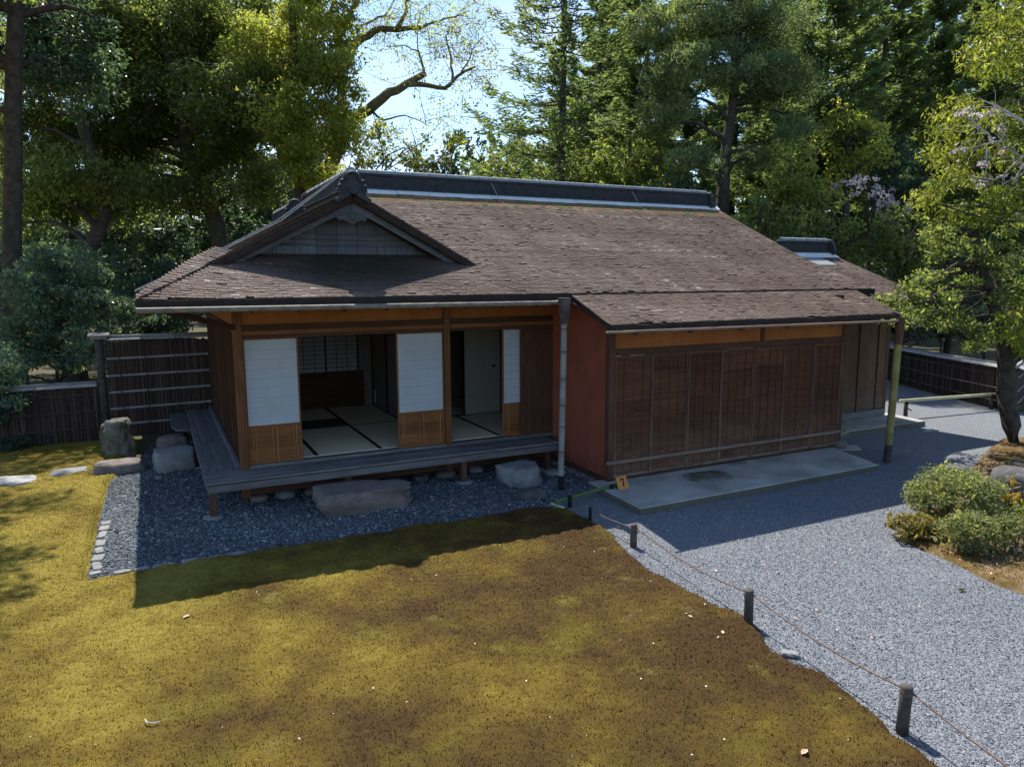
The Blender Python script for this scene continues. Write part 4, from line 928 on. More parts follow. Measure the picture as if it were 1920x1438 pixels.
thing_stone('flat broken stone lying on gravel near the bamboo barrier', (13.35, -0.80, 0.01), (0.45, 0.10, 0.05), 'stone_pale', 55, 0.2, -0.1)
thing_stone('small grey stone at the rim of the moss lawn', (4.02, -5.83, 0.02), (0.15, 0.09, 0.05), 'stone_grey', 57, 0.2, -0.8)

# stone water basin
bas = empty('water_basin', (-1.12, 4.35, 0), 'upright mossy stone water basin beside the tall brush fence', 'basin')
stone('basin_body', (-1.10, 4.35, 0.30), (0.46, 0.48, 0.86), 'stone_mossy', bas, 66, 0.16, 4, 0.30, 0.35, 0.45)
hol = MB(); hr = [(0.135*math.cos(t)*(1+0.12*math.sin(3*t)), 0.12*math.sin(t)*(1+0.1*math.cos(2*t))) for t in np.linspace(0, 6.283, 18, endpoint=False)]
hol.prism([(-1.10+a, 4.33+b) for a, b in hr], 'z', 0.60, 0.668).out('water', 'black_lacquer', bas)
tag(stone('garden_stone', (-1.28, 4.62, 0.28), (0.30, 0.28, 0.62), 'stone_mossy', None, 61, 0.05, 4, 0.18, 0, 0.5), 'mossy upright stone leaning behind the water basin', 'stone')

# --- brush fences
def brush_panel(P, q, z0, z1, parent, n, seed, th=0.05):
    """upright twigs tied into a panel between two ground points"""
    r = np.random.default_rng(seed); p = np.array(P[:2]); e = np.array(q[:2])-p; Ln = np.linalg.norm(e); e /= Ln; nn = np.array([e[1], -e[0]])
    MB().slab([(*(p+nn*th*0.4), z1-0.03), (*(p+e*Ln+nn*th*0.4), z1-0.03), (*(p+e*Ln-nn*th*0.4), z1-0.03), (*(p-nn*th*0.4), z1-0.03)], z1-z0-0.03).out('brush_core', 'brush', parent)
    m = n*2; s = r.uniform(0, Ln, m); sd = np.where(np.arange(m) % 2, 1, -1)*(th*0.42+r.uniform(0, 0.012, m)); wd = r.uniform(0.004, 0.010, m)
    lean = r.normal(0, 0.02, m); zt = z1-r.uniform(0, 0.05, m); zb = z0+r.uniform(0, 0.03, m)
    b = p[None]+e[None]*s[:, None]+nn[None]*sd[:, None]; t = b+e[None]*lean[:, None]; o = e[None]*wd[:, None]; out_ = nn[None]*(np.sign(sd)*wd)[:, None]
    def c(a, z): return np.concatenate([a, z[:, None]], 1)
    V = np.stack([c(b-o, zb), c(b+out_, zb), c(b+o, zb), c(t-o*0.8, zt), c(t+out_, zt), c(t+o*0.8, zt)], 1).reshape(-1, 3)
    F = (np.array([(0, 1, 4, 3), (1, 2, 5, 4)])[None]+6*np.arange(m)[:, None, None]).reshape(-1, 4)
    ob = mesh_obj('brush_twigs', V, F, 'brush_twig', parent, tint=np.repeat(r.uniform(0, 1, m), 6)); ob['kind'] = 'stuff'
def cap_boards(P, q, z, parent, n, wd=0.16, tilt=0.05, mat='fence_cap', gap=0.012):
    p = Vector((P[0], P[1], 0)); e = Vector((q[0], q[1], 0))-p
    for k in range(n):
        a = p+e*(k/n); b = p+e*((k+1)/n); d = e.normalized()*gap
        for s in (-1, 1):
            nn = Vector((e.y, -e.x, 0)).normalized()*s
            m_ = MB(); A = a+d*0.5; B = b-d*0.5
            m_.slab([(*(A.xy), z+tilt), (*(B.xy), z+tilt), (*((B+nn*wd/2).xy), z), (*((A+nn*wd/2).xy), z)], 0.02)
            m_.out('cap_board', mat, parent, bev=0.004)
    MB().tube([(p.x, p.y, z+tilt+0.01), (p.x+e.x, p.y+e.y, z+tilt+0.01)], 0.022, 8).out('cap_pole', mat, parent, smooth=True)
FYL = 6.0
tf = empty('brush_fence', (-0.4, FYL, 0), 'tall dark brush fence with four pale bamboo rails against the house', 'fence')
brush_panel((-1.30, FYL), (0.52, FYL), 0.03, 1.92, tf, 260, 3); cap_boards((-1.30, FYL), (0.52, FYL), 1.95, tf, 3)
for z in (1.58, 1.25, 0.93, 0.61, 0.30): 
    rl = bamboo(MB(), (-1.30, FYL-0.055, z), (0.50, FYL-0.055, z+0.015), 0.025, node=0.52, seed=1).out('bamboo_rail', 'bamboo_fence', tf, smooth=True)
    for t in (0.12, 0.37, 0.66, 0.93): MB().tube([(-1.30+1.8*t, FYL-0.057, z), (-1.285+1.8*t, FYL-0.057, z+0.01)], 0.029, 8).out('cord_tie', 'cord_black', rl)
MB().tube([(-1.30, FYL-0.05, 1.74), (0.5, FYL-0.05, 1.75)], 0.007, 6).out('cane', 'brush', tf)
MB().tube([(-1.40, FYL-0.01, 0), (-1.41, FYL-0.01, 1.98)], [0.075, 0.07], 12).out('fence_post', 'brush', tf, smooth=True)
MB().slab([(-1.58, FYL-0.13, 2.04), (-1.22, FYL-0.13, 2.04), (-1.22, FYL+0.13, 2.08), (-1.58, FYL+0.13, 2.08)], 0.03).slab([(-1.54, FYL-0.10, 2.01), (-1.26, FYL-0.10, 2.01), (-1.26, FYL+0.10, 2.045), (-1.54, FYL+0.10, 2.045)], 0.05).out('post_cap', 'fence_cap', tf, bev=0.006)
lf = empty('brush_fence', (-3.5, FYL-0.05, 0), 'low dark brush fence with weathered cap running into the bushes', 'fence')
brush_panel((-6.5, FYL-0.15), (-1.50, FYL), 0.02, 1.06, lf, 520, 4); cap_boards((-6.5, FYL-0.15), (-1.50, FYL), 1.09, lf, 5)
for z in (0.92, 0.60, 0.28): bamboo(MB(), (-6.5, FYL-0.20, z), (-1.5, FYL-0.05, z), 0.012, node=0.5).out('bamboo_rail', 'brush', lf, smooth=True)
rf = empty('brush_fence', (17.5, 1.8, 0), 'curved low brush fence with board cap behind the bamboo barrier', 'fence')
RP = [(20.3, 5.8), (18.75, 3.85), (17.85, 2.05), (16.98, 0.0), (16.72, -0.35)]
for i in range(4):
    Ln = math.hypot(RP[i+1][0]-RP[i][0], RP[i+1][1]-RP[i][1])
    brush_panel(RP[i], RP[i+1], 0.02, 0.98, rf, int(Ln*110), 10+i); cap_boards(RP[i], RP[i+1], 1.0, rf, max(1, round(Ln/0.42)), 0.26, 0.06)
    ex, ey = RP[i+1][0]-RP[i][0], RP[i+1][1]-RP[i][1]; nx, ny = ey/Ln*0.045, -ex/Ln*0.045
    for z in (0.82, 0.50, 0.20): bamboo(MB(), (RP[i][0]+nx, RP[i][1]+ny, z), (RP[i+1][0]+nx, RP[i+1][1]+ny, z), 0.015, node=0.5).out('bamboo_rail', 'rail_wood', rf, smooth=True)
r2 = empty('brush_fence', (18.2, -0.1, 0), 'short brush fence turning away behind the big crooked trunk', 'fence')
brush_panel((16.75, -0.45), (19.6, 0.75), 0.02, 0.98, r2, 300, 21); cap_boards((16.75, -0.45), (19.6, 0.75), 1.0, r2, 6, 0.26, 0.06)
for z in (0.82, 0.5, 0.2): bamboo(MB(), (16.77, -0.50, z), (19.62, 0.70, z), 0.015).out('bamboo_rail', 'bamboo_fence', r2, smooth=True)

# --- barriers
bb = empty('bamboo_barrier', (15.5, 0.2, 0), 'low pale bamboo pole barrier across the gravel near the curved fence', 'barrier')
bamboo(MB(), (14.05, 0.38, 0.375), (17.05, 0.08, 0.345), 0.036, node=0.45).out('pole', 'bamboo_pale', bb, smooth=True)
for x, y in ((14.24, 0.37), (16.88, 0.09)):
    o = MB().tube([(x, y, -0.05), (x-0.02, y, 0.34)], 0.045, 10).out('post', 'post_wood', bb, smooth=True)
    MB().tube([(x-0.02, y-0.05, 0.30), (x-0.02, y+0.05, 0.40)], 0.03, 8).out('cord_tie', 'cord_black', o)
    MB().tube([(x, y-0.04, 0.2), (x+0.1, y-0.06, 0.15)], 0.012, 6).out('cord_end', 'cord_black', o)
sbar = empty('bamboo_barrier', (4.7, -1.55, 0), 'short green bamboo pole barrier between downpipe and concrete apron', 'barrier')
bamboo(MB(), (4.18, -1.69, 0.115), (5.32, -1.42, 0.125), 0.024, node=0.4).out('pole', 'bamboo_green', sbar, smooth=True)
for x, y in ((4.42, -1.64), (5.22, -1.45)):
    MB().tube([(x, y-0.03, -0.05), (x, y-0.03, 0.16)], 0.028, 8).out('post', 'cord_black', sbar, smooth=True)
MB().tube([(4.25, -1.80, 0.05), (4.20, -1.56, 0.05)], 0.022, 10).out('cross_piece', 'bamboo_pale', sbar)
MB().tube([(5.26, -1.56, 0.07), (5.30, -1.38, 0.07)], 0.022, 10).out('cross_piece', 'bamboo_pale', sbar)
# numbered board
sg = empty('number_sign', (5.44, -1.47, 0.1), 'small orange wooden board marked with a black 7', 'sign')
bd = MB(); A, B, Cc, D = [Vector(v) for v in ((5.275, -1.60, 0.10), (5.475, -1.555, 0.10), (5.45, -1.50, 0.275), (5.25, -1.545, 0.275))]
nrm = (B-A).cross(D-A).normalized()*0.02
bd.V = [tuple(v) for v in (A, B, Cc, D)] + [tuple(v-nrm) for v in (A, B, Cc, D)]
bd.F = [(0, 1, 2, 3), (7, 6, 5, 4), (0, 4, 5, 1), (1, 5, 6, 2), (2, 6, 7, 3), (3, 7, 4, 0)]
bd.out('board', 'sign_orange', sg, bev=0.003)
def onb(u, v): 
    p = A.lerp(B, u).lerp(D.lerp(Cc, u), v); return p + nrm*0.12
MB().tube([onb(0.36, 0.66), onb(0.35, 0.78), onb(0.45, 0.80), onb(0.62, 0.80), onb(0.60, 0.68), onb(0.53, 0.5), onb(0.50, 0.20)], 0.0095, 6).out('number_seven', 'ink', sg)
MB().tube([(5.30, -1.50, 0.0), (5.30, -1.50, 0.2)], 0.015, 6).out('stake', 'post_wood', sg)

# --- rope posts along the moss edge
RPST = [(4.32, -3.25, 0.27, 'post nearest the concrete apron'), (4.12, -5.26, 0.33, 'post midway along the moss edge'), (3.895, -6.90, 0.345, 'post farthest from the house in view'), (3.62, -8.55, 0.34, 'post out past the end of the moss edge')]
tops = []
for i, (x, y, h, wh) in enumerate(RPST):
    p = empty('rope_post', (x, y, 0), 'short dark wooden rope '+wh, 'post', 'rope posts along the moss edge')
    lx = (0.004, -0.012, 0.018, 0)[i]
    MB().tube([(x, y, -0.08), (x+lx*0.5, y, h*0.5), (x+lx, y, h-0.012), (x+lx, y, h)], [0.041, 0.040, 0.041, 0.032], 14).out('shaft', 'post_wood', p, smooth=True, bev=0)
    for k in range(2): MB().tube([(x+lx, y, h-0.062+0.012*k), (x+lx, y, h-0.052+0.012*k)], 0.044, 12).out('rope_turn', 'rope', p)
    tops.append(Vector((x+lx+0.036, y, h-0.05)))
def rope(a, b, sag):
    return [tuple(a.lerp(b, t)-Vector((0, 0, sag*4*t*(1-t)))) for t in np.linspace(0, 1, 15)]
names = ('rope running from the concrete apron post into the shade', 'thin brown rope sagging between the apron post and the midway post', 'thin brown rope sagging between the midway post and the farthest post', 'thin brown rope leaving the farthest post past the moss')
starts = [(Vector((4.34, -2.32, 0.17)), tops[0], 0.03), (tops[0], tops[1], 0.07), (tops[1], tops[2], 0.06), (tops[2], tops[3], 0.06)]
for nme, (a, b, s) in zip(names, starts): tag(MB().tube(rope(a, b, s), 0.006, 6).out('rope', 'rope', smooth=True), nme, 'rope', 'ropes along the moss edge')
tag(MB().tube([(4.34, -2.30, -0.05), (4.34, -2.30, 0.19)], 0.02, 8).out('stake', 'cord_black'), 'thin dark stake holding the rope end in the shade', 'stake')

# --- fallen petals and leaves
n = 300; x = rng.uniform(-3.5, 4.2, n); y = rng.uniform(-7.3, 4.0, n); k = inside(x, y, LAWN); x, y = x[k], y[k]; n = len(x)
a = rng.uniform(0, 6.28, n); s = rng.uniform(0.004, 0.010, n)
P = np.stack([x, y, np.full(n, 0.068)], 1); ax = np.stack([np.cos(a)*s, np.sin(a)*s, rng.normal(0, 0.003, n)], 1); bx_ = np.stack([-np.sin(a)*s*0.7, np.cos(a)*s*0.7, rng.normal(0, 0.003, n)], 1)
V = np.stack([P-ax, P+bx_, P+ax, P-bx_], 1).reshape(-1, 3)
tag(mesh_obj('fallen_petals', V, np.arange(4*n).reshape(n, 4), 'petal'), 'scattered white cherry petals lying on the moss lawn', 'petals', kind='stuff')
def fallen(p, ln, rot, label, mat='dry_leaf'):
    c, s_ = math.cos(rot), math.sin(rot); pr = [(-0.5, 0, 0.0), (-0.2, 0.22, 0.03), (0.15, 0.24, 0.05), (0.5, 0, 0.02), (0.15, -0.24, 0.06), (-0.2, -0.22, 0.04), (0, 0, 0.0)]
    Vv = [(p[0]+(u*c-v*s_)*ln, p[1]+(u*s_+v*c)*ln, p[2]+ww*ln*2) for u, v, ww in pr]
    o = mesh_obj('fallen_leaf', Vv, [(0, 1, 6), (1, 2, 6), (2, 3, 6), (3, 4, 6), (4, 5, 6), (5, 0, 6)], mat); tag(o, label, 'leaf')
fallen((*G(1508, 1411, 0.06)[:2], 0.068), 0.075, 0.2, 'large pale curled leaf fallen on the moss near the farthest rope post', 'dry_leaf')
fallen((*G(1355, 1186, 0.06)[:2], 0.066), 0.055, 1.0, 'small tan leaf on the moss near the midway rope post')
fallen((*G(1294, 1156, 0.06)[:2], 0.066), 0.05, 2.0, 'small brown leaf on the moss left of the midway rope post')
fallen((*G(1803, 1107, 0.01)[:2], 0.018), 0.09, 0.1, 'yellow-green leaf on the gravel by the moss bed', 'leaf_bright')
fallen((*G(350, 1157, 0.06)[:2], 0.07), 0.08, 0.5, 'grey-brown leaf on the sunny moss by the house shadow')
tw = [tuple(G(a, b, 0.055)[:2])+(0.072,) for a, b in ((272, 1352), (276, 1358), (290, 1359), (300, 1356))]
tag(MB().tube(tw, 0.005, 5).out('fallen_twig', 'twig_white'), 'pale bent twig lying on the brown moss', 'twig')

# ------------------------------------------------------------------ plants
def unit(v): return v/np.maximum(np.linalg.norm(v, axis=-1, keepdims=True), 1e-9)
def leaf_quads(C, A, Nv, ln, wd):
    A = unit(A); S = unit(np.cross(A, Nv)); Nv = np.cross(S, A)
    l = ln[:, None]; w_ = wd[:, None]
    return np.stack([C-A*l*0.5, C-A*l*0.05+S*w_*0.5-Nv*l*0.06, C+A*l*0.5, C-A*l*0.05-S*w_*0.5-Nv*l*0.06], 1)
def foliage(cl, rad, per, ln, wd, r, flat=0.65, droop=0.3, up=0.7, hang=False):
    K = len(cl); n = K*per; idx = np.repeat(np.arange(K), per)
    d = unit(r.normal(size=(n, 3))); rr = r.uniform(0, 1, n)**0.42
    off = d*rr[:, None]*rad[idx][:, None]; off[:, 2] *= flat
    C = cl[idx] + off
    out_ = unit(off + 1e-6)
    A = unit(out_*0.6 + r.normal(size=(n, 3))*0.8 + np.array([0, 0, -droop]))
    if hang: A = unit(out_*0.35 + r.normal(size=(n, 3))*0.35 + np.array([0, 0, -1.0]))
    Nv = unit(r.normal(size=(n, 3))*0.75 + np.array([0, 0, up]) + out_*0.4)
    t = np.clip(r.uniform(0, 0.85, n) + 0.15*r.normal(size=K)[idx] + 0.12*rr, 0, 1)
    k_ = np.exp(r.normal(0, 0.33, n)).clip(0.45, 2.0); return leaf_quads(C, A, Nv, ln*k_, wd*k_*r.uniform(0.75, 1.25, n)), t
def put_quads(name, Q, t, mat, parent):
    n = len(Q)
    return mesh_obj(name, Q.reshape(-1, 3), np.arange(4*n).reshape(n, 4), mat, parent, tint=np.repeat(t, 4))
def clumps(ells, r):
    out_ = []; rad = []
    for (c, rd, n, cr) in ells:
        d = unit(r.normal(size=(n, 3))); q = r.uniform(0, 1, n)**(1/2.3); out_.append(np.array(c)+d*q[:, None]*np.array(rd)); rad.append(cr*r.uniform(0.6, 1.35, n))
    return np.concatenate(out_), np.concatenate(rad)
def limb(mb, a, b, ra, rb, r, sag=0.12, n=6, sides=6):
    a = np.array(a, float); b = np.array(b, float); L_ = np.linalg.norm(b-a); side = r.normal(size=3)*0.09*L_
    pts = []
    for t in np.linspace(0, 1, n): pts.append(a+(b-a)*t + np.array([0, 0, sag*L_])*math.sin(math.pi*t)*0.6 + side*math.sin(math.pi*t) + r.normal(size=3)*0.012*L_*(0 < t < 1))
    mb.tube(pts, [ra+(rb-ra)*t for t in np.linspace(0, 1, n)], sides, cap=False)
    return pts
def broadleaf(name, label, base, path, r0, r1, ells, per, ln, wd, mat, seed, bark='bark', cat='tree', group=None, nlimb=14, twigs=0, **kw):
    r = np.random.default_rng(seed); t = empty(name, tuple(base), label, cat, group)
    cl, rad = clumps(ells, r)
    Q, tt = foliage(cl, rad, per, ln, wd, r, **kw); put_quads('crown', Q, tt, mat, t)
    mb = MB(); P = [np.array(p, float) for p in path]
    fine = []
    for i in range(len(P)-1):
        for q in np.linspace(0, 1, 4, endpoint=False): fine.append(P[i]+(P[i+1]-P[i])*q + r.normal(size=3)*r0*0.10*(i+q > 0))
    fine.append(P[-1]); m_ = len(fine)
    mb.tube(fine, [r0*(1.25 if k == 0 else 1)+(r1-r0)*k/(m_-1) for k in range(m_)], 10, cap=False)
    order = r.permutation(len(cl))[:nlimb]
    for i in order:
        k = int(np.argmin([np.linalg.norm(p-cl[i]) + 1.5*max(0, p[2]-cl[i][2]+0.3) for p in fine[m_//4:]]))+m_//4
        rb = (r0+(r1-r0)*k/(m_-1))*0.55
        pts = limb(mb, fine[k], cl[i], max(rb, 0.03), 0.015, r)
        for q in range(twigs):
            j = r.integers(2, len(pts)); limb(mb, pts[j], pts[j]+r.normal(size=3)*0.7+np.array([0, 0, 0.15]), 0.02, 0.006, r, n=4, sides=4)
    mb.out('trunk', bark, t, smooth=True)
    return t
def conifer(name, label, base, H, z0, Lmax, r0, mat, seed, spray=(0.26, 0.055), dens=46, step=0.36, group=None, bark='bark', shape=0.75, droop=0.12):
    r = np.random.default_rng(seed); t = empty(name, tuple(base), label, 'tree', group); b = np.array(base, float)
    mb = MB(); lean = r.normal(size=2)*0.15
    def tr(z): return b+np.array([lean[0]*z/H, lean[1]*z/H, z])
    mb.tube([tr(z) for z in np.linspace(-0.1, H, 14)], [r0*(1-0.9*z/H) for z in np.linspace(0, H, 14)], 9, cap=False)
    Cs = []; As = []; z = z0
    while z < H-0.2:
        f = (z-z0)/(H-z0); Lb = Lmax*(1-f)**shape*(0.55+0.45*min(1, f*6))
        for k in range(r.integers(3, 6)):
            if r.uniform() < 0.12: continue
            a = r.uniform(0, 6.283); L_ = Lb*r.uniform(0.6, 1.15)+0.25; d = np.array([math.cos(a), math.sin(a), 0]); p0 = tr(z+r.uniform(-0.15, 0.15))
            pts = [p0 + d*L_*s + np.array([0, 0, L_*(0.10*s-droop*math.sin(s*2.6)+0.16*s*s)]) for s in np.linspace(0, 1, 5)]
            mb.tube(pts, [0.035*(1-s)+0.006 for s in np.linspace(0, 1, 5)], 4, cap=False)
            n = int(dens*L_/Lmax)+6; s = r.uniform(0.22, 1.03, n)**0.75; P = np.array(pts); i = np.clip((s*4).astype(int), 0, 3); q = (s*4-i)[:, None]
            c = P[i]*(1-q)+P[i+1]*q; sp = np.array([-d[1], d[0], 0]); lat = r.normal(size=n)*0.16*L_*(1.1-s*0.6)
            c = c + sp[None]*lat[:, None] + np.array([0, 0, 1])*(r.normal(size=n)*0.10-0.03)[:, None]
            Cs.append(c); As.append(unit(d[None]*1.0 + sp[None]*np.sign(lat)[:, None]*0.7 + r.normal(size=(n, 3))*0.45 + np.array([0, 0, 0.15])))
        z += step*r.uniform(0.7, 1.3)
    C_ = np.concatenate(Cs); A_ = np.concatenate(As); n = len(C_)
    Q = leaf_quads(C_, A_, unit(r.normal(size=(n, 3))+np.array([0, 0, 0.6])), spray[0]*r.uniform(0.6, 1.4, n), spray[1]*r.uniform(0.7, 1.4, n))
    put_quads('crown', Q, np.clip(r.beta(2, 3, n)+0.25*(r.uniform(size=n) > 0.93), 0, 1), mat, t); mb.out('trunk', bark, t, smooth=True)
    return t
def copy_tree(src, base, label, rz=0.0, sc=1.0, group=None):
    o = src.copy(); col.objects.link(o); o.location = base; o.rotation_euler = (0, 0, rz); o.scale = (sc, sc, sc); o['label'] = label
    if group: o['group'] = group
    for ch in src.children:
        c = ch.copy(); col.objects.link(c); c.parent = o; c.matrix_parent_inverse = ch.matrix_parent_inverse.copy()
    return o
def gnd(px, py, depth): p = W(px, py, depth); return (p[0], p[1], -0.03)
def up_(b, *zs): return [(b[0], b[1], z) for z in zs]

# ---- left: old evergreens
bo_ = (-6.3, 6.9, -0.03)
broadleaf('evergreen_tree', 'evergreen whose boughs dapple the left lawn from beyond the low fence', bo_, [bo_, (-6.2, 6.9, 4), (-5.8, 6.7, 8)], 0.22, 0.10, [((-3.1, 7.2, 9.2), (1.8, 2.0, 0.8), 22, 0.6), ((-2.9, 5.2, 8.9), (1.7, 1.7, 0.7), 20, 0.6), ((-2.9, 3.4, 8.8), (1.6, 1.3, 0.7), 14, 0.55)], 170, 0.15, 0.065, 'leaf_oak', 100, nlimb=12)
b0 = gnd(-14, 470, 17.5)
broadleaf('evergreen_tree', 'tall straight evergreen trunk rising behind the low brush fence', b0, [b0, (b0[0]+0.45, b0[1]-0.2, 4), (b0[0]+0.85, b0[1]-0.45, 8), (b0[0]+1.4, b0[1]-0.8, 12.5)], 0.25, 0.14,
          [((b0[0]+0.2, b0[1]-0.6, 11.2), (3.2, 3.6, 2.2), 90, 0.8), ((b0[0]-2.2, b0[1], 8.2), (1.8, 2.6, 2.0), 40, 0.8), ((b0[0]+1.9, b0[1]+0.9, 8.7), (1.3, 1.6, 1.3), 26, 0.7)], 190, 0.15, 0.065, 'leaf_dark', 101, 'bark', nlimb=16)
def crown_px(lst, depth, ry=1.6, cr=0.75, dens=1.0):
    """ellipsoids from picture centre and half sizes at an assumed distance"""
    out_ = []
    for (px, py, hx, hy, dd) in lst:
        c = W(px, py, depth+dd); k = (depth+dd)/FPX
        rx, rz = hx*k, hy*k
        out_.append((c, (max(rx, 0.3), max(rx*0.9, ry*0.6), max(rz, 0.3)), max(int(dens*rx*rz*14), 6), cr))
    return out_
b1 = gnd(452, 470, 25)
broadleaf('evergreen_oak', 'broad old evergreen oak with crooked trunk and golden-green crown', b1, [b1, (b1[0]-0.1, b1[1], 2.5), (b1[0]-0.7, b1[1]+0.2, 4.8), (b1[0]-1.5, b1[1], 7.5), (b1[0]-2.0, b1[1], 11)], 0.42, 0.15,
          crown_px([(330, 60, 130, 110, 0), (430, 190, 110, 90, -1.5), (300, 200, 110, 80, -0.5), (200, 110, 90, 80, 1), (420, 40, 120, 100, 0.5), (240, 300, 90, 50, 0.5), (400, 300, 80, 45, 0), (480, 340, 60, 40, -1.0), (330, 360, 80, 35, -0.8)], 24.5, cr=0.75, dens=1.2), 300, 0.13, 0.056, 'leaf_oak', 102, nlimb=40, twigs=1)
b2 = gnd(560, 450, 23)
broadleaf('evergreen_oak', 'slender yellow-green evergreen oak standing left of the sky gap', b2, [b2, (b2[0], b2[1], 4), (b2[0]+0.2, b2[1], 8), (b2[0]+0.1, b2[1], 13)], 0.26, 0.08,
          crown_px([(590, 60, 75, 110, 0), (620, 170, 62, 80, -0.3), (560, 230, 80, 70, -0.6), (630, 250, 45, 45, 0), (570, 320, 60, 40, -0.5), (500, 120, 70, 80, 0.3), (610, -80, 85, 80, 0)], 22.5, cr=0.62, dens=1.35), 270, 0.115, 0.05, 'leaf_gold', 103, nlimb=26)
b3 = gnd(120, 480, 22)
broadleaf('evergreen_tree', 'dark evergreen with long slanting limbs behind the tall trunk', b3, [b3, (b3[0]+0.2, b3[1], 3), (b3[0]+1.2, b3[1]+0.3, 5.2), (b3[0]+0.6, b3[1], 9), (b3[0], b3[1], 13)], 0.30, 0.10,
          crown_px([(100, 60, 110, 90, 0), (60, 220, 80, 90, 0.5), (150, 260, 90, 70, 1.0), (30, 370, 70, 60, 0.5), (170, 380, 90, 50, 1.5), (200, 10, 90, 60, 0), (110, 330, 80, 50, -1.5), (200, 340, 60, 40, -1.2)], 22.5, cr=0.75), 250, 0.125, 0.055, 'leaf_oak', 104, nlimb=34, twigs=1)
for i, (px, py, hx, hy, dep, lab) in enumerate([(120, 470, 130, 60, 24.5, 'dark understorey shrub behind the big glossy bush'), (300, 440, 120, 75, 29, 'dark understorey shrub filling the shade under the oaks'), (420, 420, 100, 75, 27.5, 'dark understorey shrub left of the roof slope under the oak'), (280, 540, 110, 55, 21, 'dark understorey shrub below the left eave'), (520, 390, 80, 60, 29, 'dark understorey shrub behind the far ridge tile'), (30, 520, 80, 80, 20, 'dark understorey shrub at the foot of the tall trunk')]):
    b = gnd(px, py, dep)
    broadleaf('understorey_shrub', lab, b, [b, (b[0], b[1], 0.8), (b[0]+0.1, b[1], 1.8)], 0.07, 0.03, crown_px([(px, py, hx, hy, 0), (px+30, py+50, hx*0.9, hy*0.8, -0.5), (px-20, py+110, hx, hy, -0.5)], dep, cr=0.6, dens=0.6), 110, 0.17, 0.08, 'leaf_dark', 120+i, nlimb=14, cat='shrub', group='shrubs in the shade under the oaks')
for i, (px, lab) in enumerate([(-20, 'shaded evergreen far behind the tall straight trunk'), (130, 'shaded evergreen far behind the slanting limbs'), (270, 'shaded evergreen far behind the broad oak crown'), (400, 'shaded evergreen far behind the crooked oak trunk'), (520, 'shaded evergreen far behind the slender oak')]):
    b = gnd(px, 400, 33+i % 2*2)
    broadleaf('evergreen_tree', lab, b, [b, (b[0], b[1], 4), (b[0]+0.3, b[1], 8), (b[0], b[1], 12)], 0.25, 0.1, crown_px([(px, 250, 85, 90, 0), (px+20, 90, 80, 100, 0.5), (px-25, 380, 95, 60, -0.5), (px+10, 480, 95, 60, 0)], 33+i % 2*2, cr=1.0, dens=0.32), 150, 0.26, 0.12, 'leaf_dark', 400+i, nlimb=16, group='shaded evergreens behind the oaks')
bb1 = gnd(105, 700, 15.3)
broadleaf('camellia_bush', 'large glossy silver-green bush overhanging the low brush fence', bb1, [bb1, (bb1[0], bb1[1], 0.9), (bb1[0]+0.1, bb1[1], 2.0)], 0.07, 0.03, crown_px([(110, 500, 85, 45, 0), (60, 560, 75, 55, -0.3), (160, 570, 55, 55, 0), (110, 640, 95, 50, -0.2), (30, 650, 60, 60, -0.5)], 15.3, cr=0.30, dens=3.4), 150, 0.085, 0.04, 'leaf_glossy', 131, nlimb=30, cat='bush')
bb2 = gnd(300, 640, 17.6)
broadleaf('camellia_bush', 'dark bush rising above the tall brush fence under the eave', bb2, [bb2, (bb2[0], bb2[1], 0.9), (bb2[0]+0.1, bb2[1], 2.0)], 0.06, 0.03, crown_px([(250, 590, 55, 40, 0), (320, 595, 60, 35, 0.3), (290, 640, 90, 50, 0)], 17.6, cr=0.36, dens=2.6), 120, 0.10, 0.045, 'leaf_dark', 132, nlimb=20, cat='bush')
bb3 = gnd(8, 800, 13.3)
broadleaf('camellia_bush', 'small glossy bush in front of the low brush fence', bb3, [bb3, (bb3[0], bb3[1], 0.4), (bb3[0], bb3[1], 0.9)], 0.03, 0.015, crown_px([(0, 690, 40, 40, 0), (15, 740, 30, 30, 0), (-10, 770, 40, 30, 0)], 13.3, cr=0.20, dens=14), 80, 0.075, 0.035, 'leaf_glossy', 133, nlimb=10, cat='bush')
for i, (px, py, lab) in enumerate([(70, 835, 'small dark fern clump at the foot of the low fence'), (115, 830, 'second small dark fern clump nearer the fence post'), (20, 850, 'low grey-green fern by the small glossy bush')]):
    b = gnd(px, py, 14.2); b = tuple(G(px, py)[:2])+(0.0,)
    broadleaf('fern', lab, b, [b, (b[0], b[1], 0.1), (b[0], b[1], 0.2)], 0.012, 0.006, [((b[0], b[1], 0.16), (0.28, 0.2, 0.14), 14, 0.10)], 26, 0.09, 0.03, 'leaf_dark', 140+i, nlimb=8, cat='fern')

# ---- centre: budding bare tree, spring tree, far wood
b4 = gnd(600, 430, 26.5); r4 = np.random.default_rng(77); t4 = empty('budding_tree', b4, 'mossy limbed tree just coming into pale leaf across the sky gap', 'tree')
mb = MB(); D4 = 26.0; tips = []
def pxl(lst, ra, rb, dd=0.0):
    pts = [W(x, y, D4+dd+0.25*math.sin(i*1.7)) for i, (x, y) in enumerate(lst)]; n = len(pts)
    f = [];
    for i in range(n-1):
        for q in np.linspace(0, 1, 3, endpoint=False): f.append(pts[i]+(pts[i+1]-pts[i])*q+r4.normal(size=3)*0.02)
    f.append(pts[-1]); mb.tube(f, [ra+(rb-ra)*k/(len(f)-1) for k in range(len(f))], 8, cap=True); return pts
mb.tube([b4, (b4[0]+0.1, b4[1], 3), W(612, 330, D4), W(640, 260, D4)], [0.42, 0.36, 0.30, 0.26], 10, cap=False)
pxl([(640, 260), (668, 222), (690, 205), (730, 175), (765, 158), (797, 138)], 0.24, 0.11)
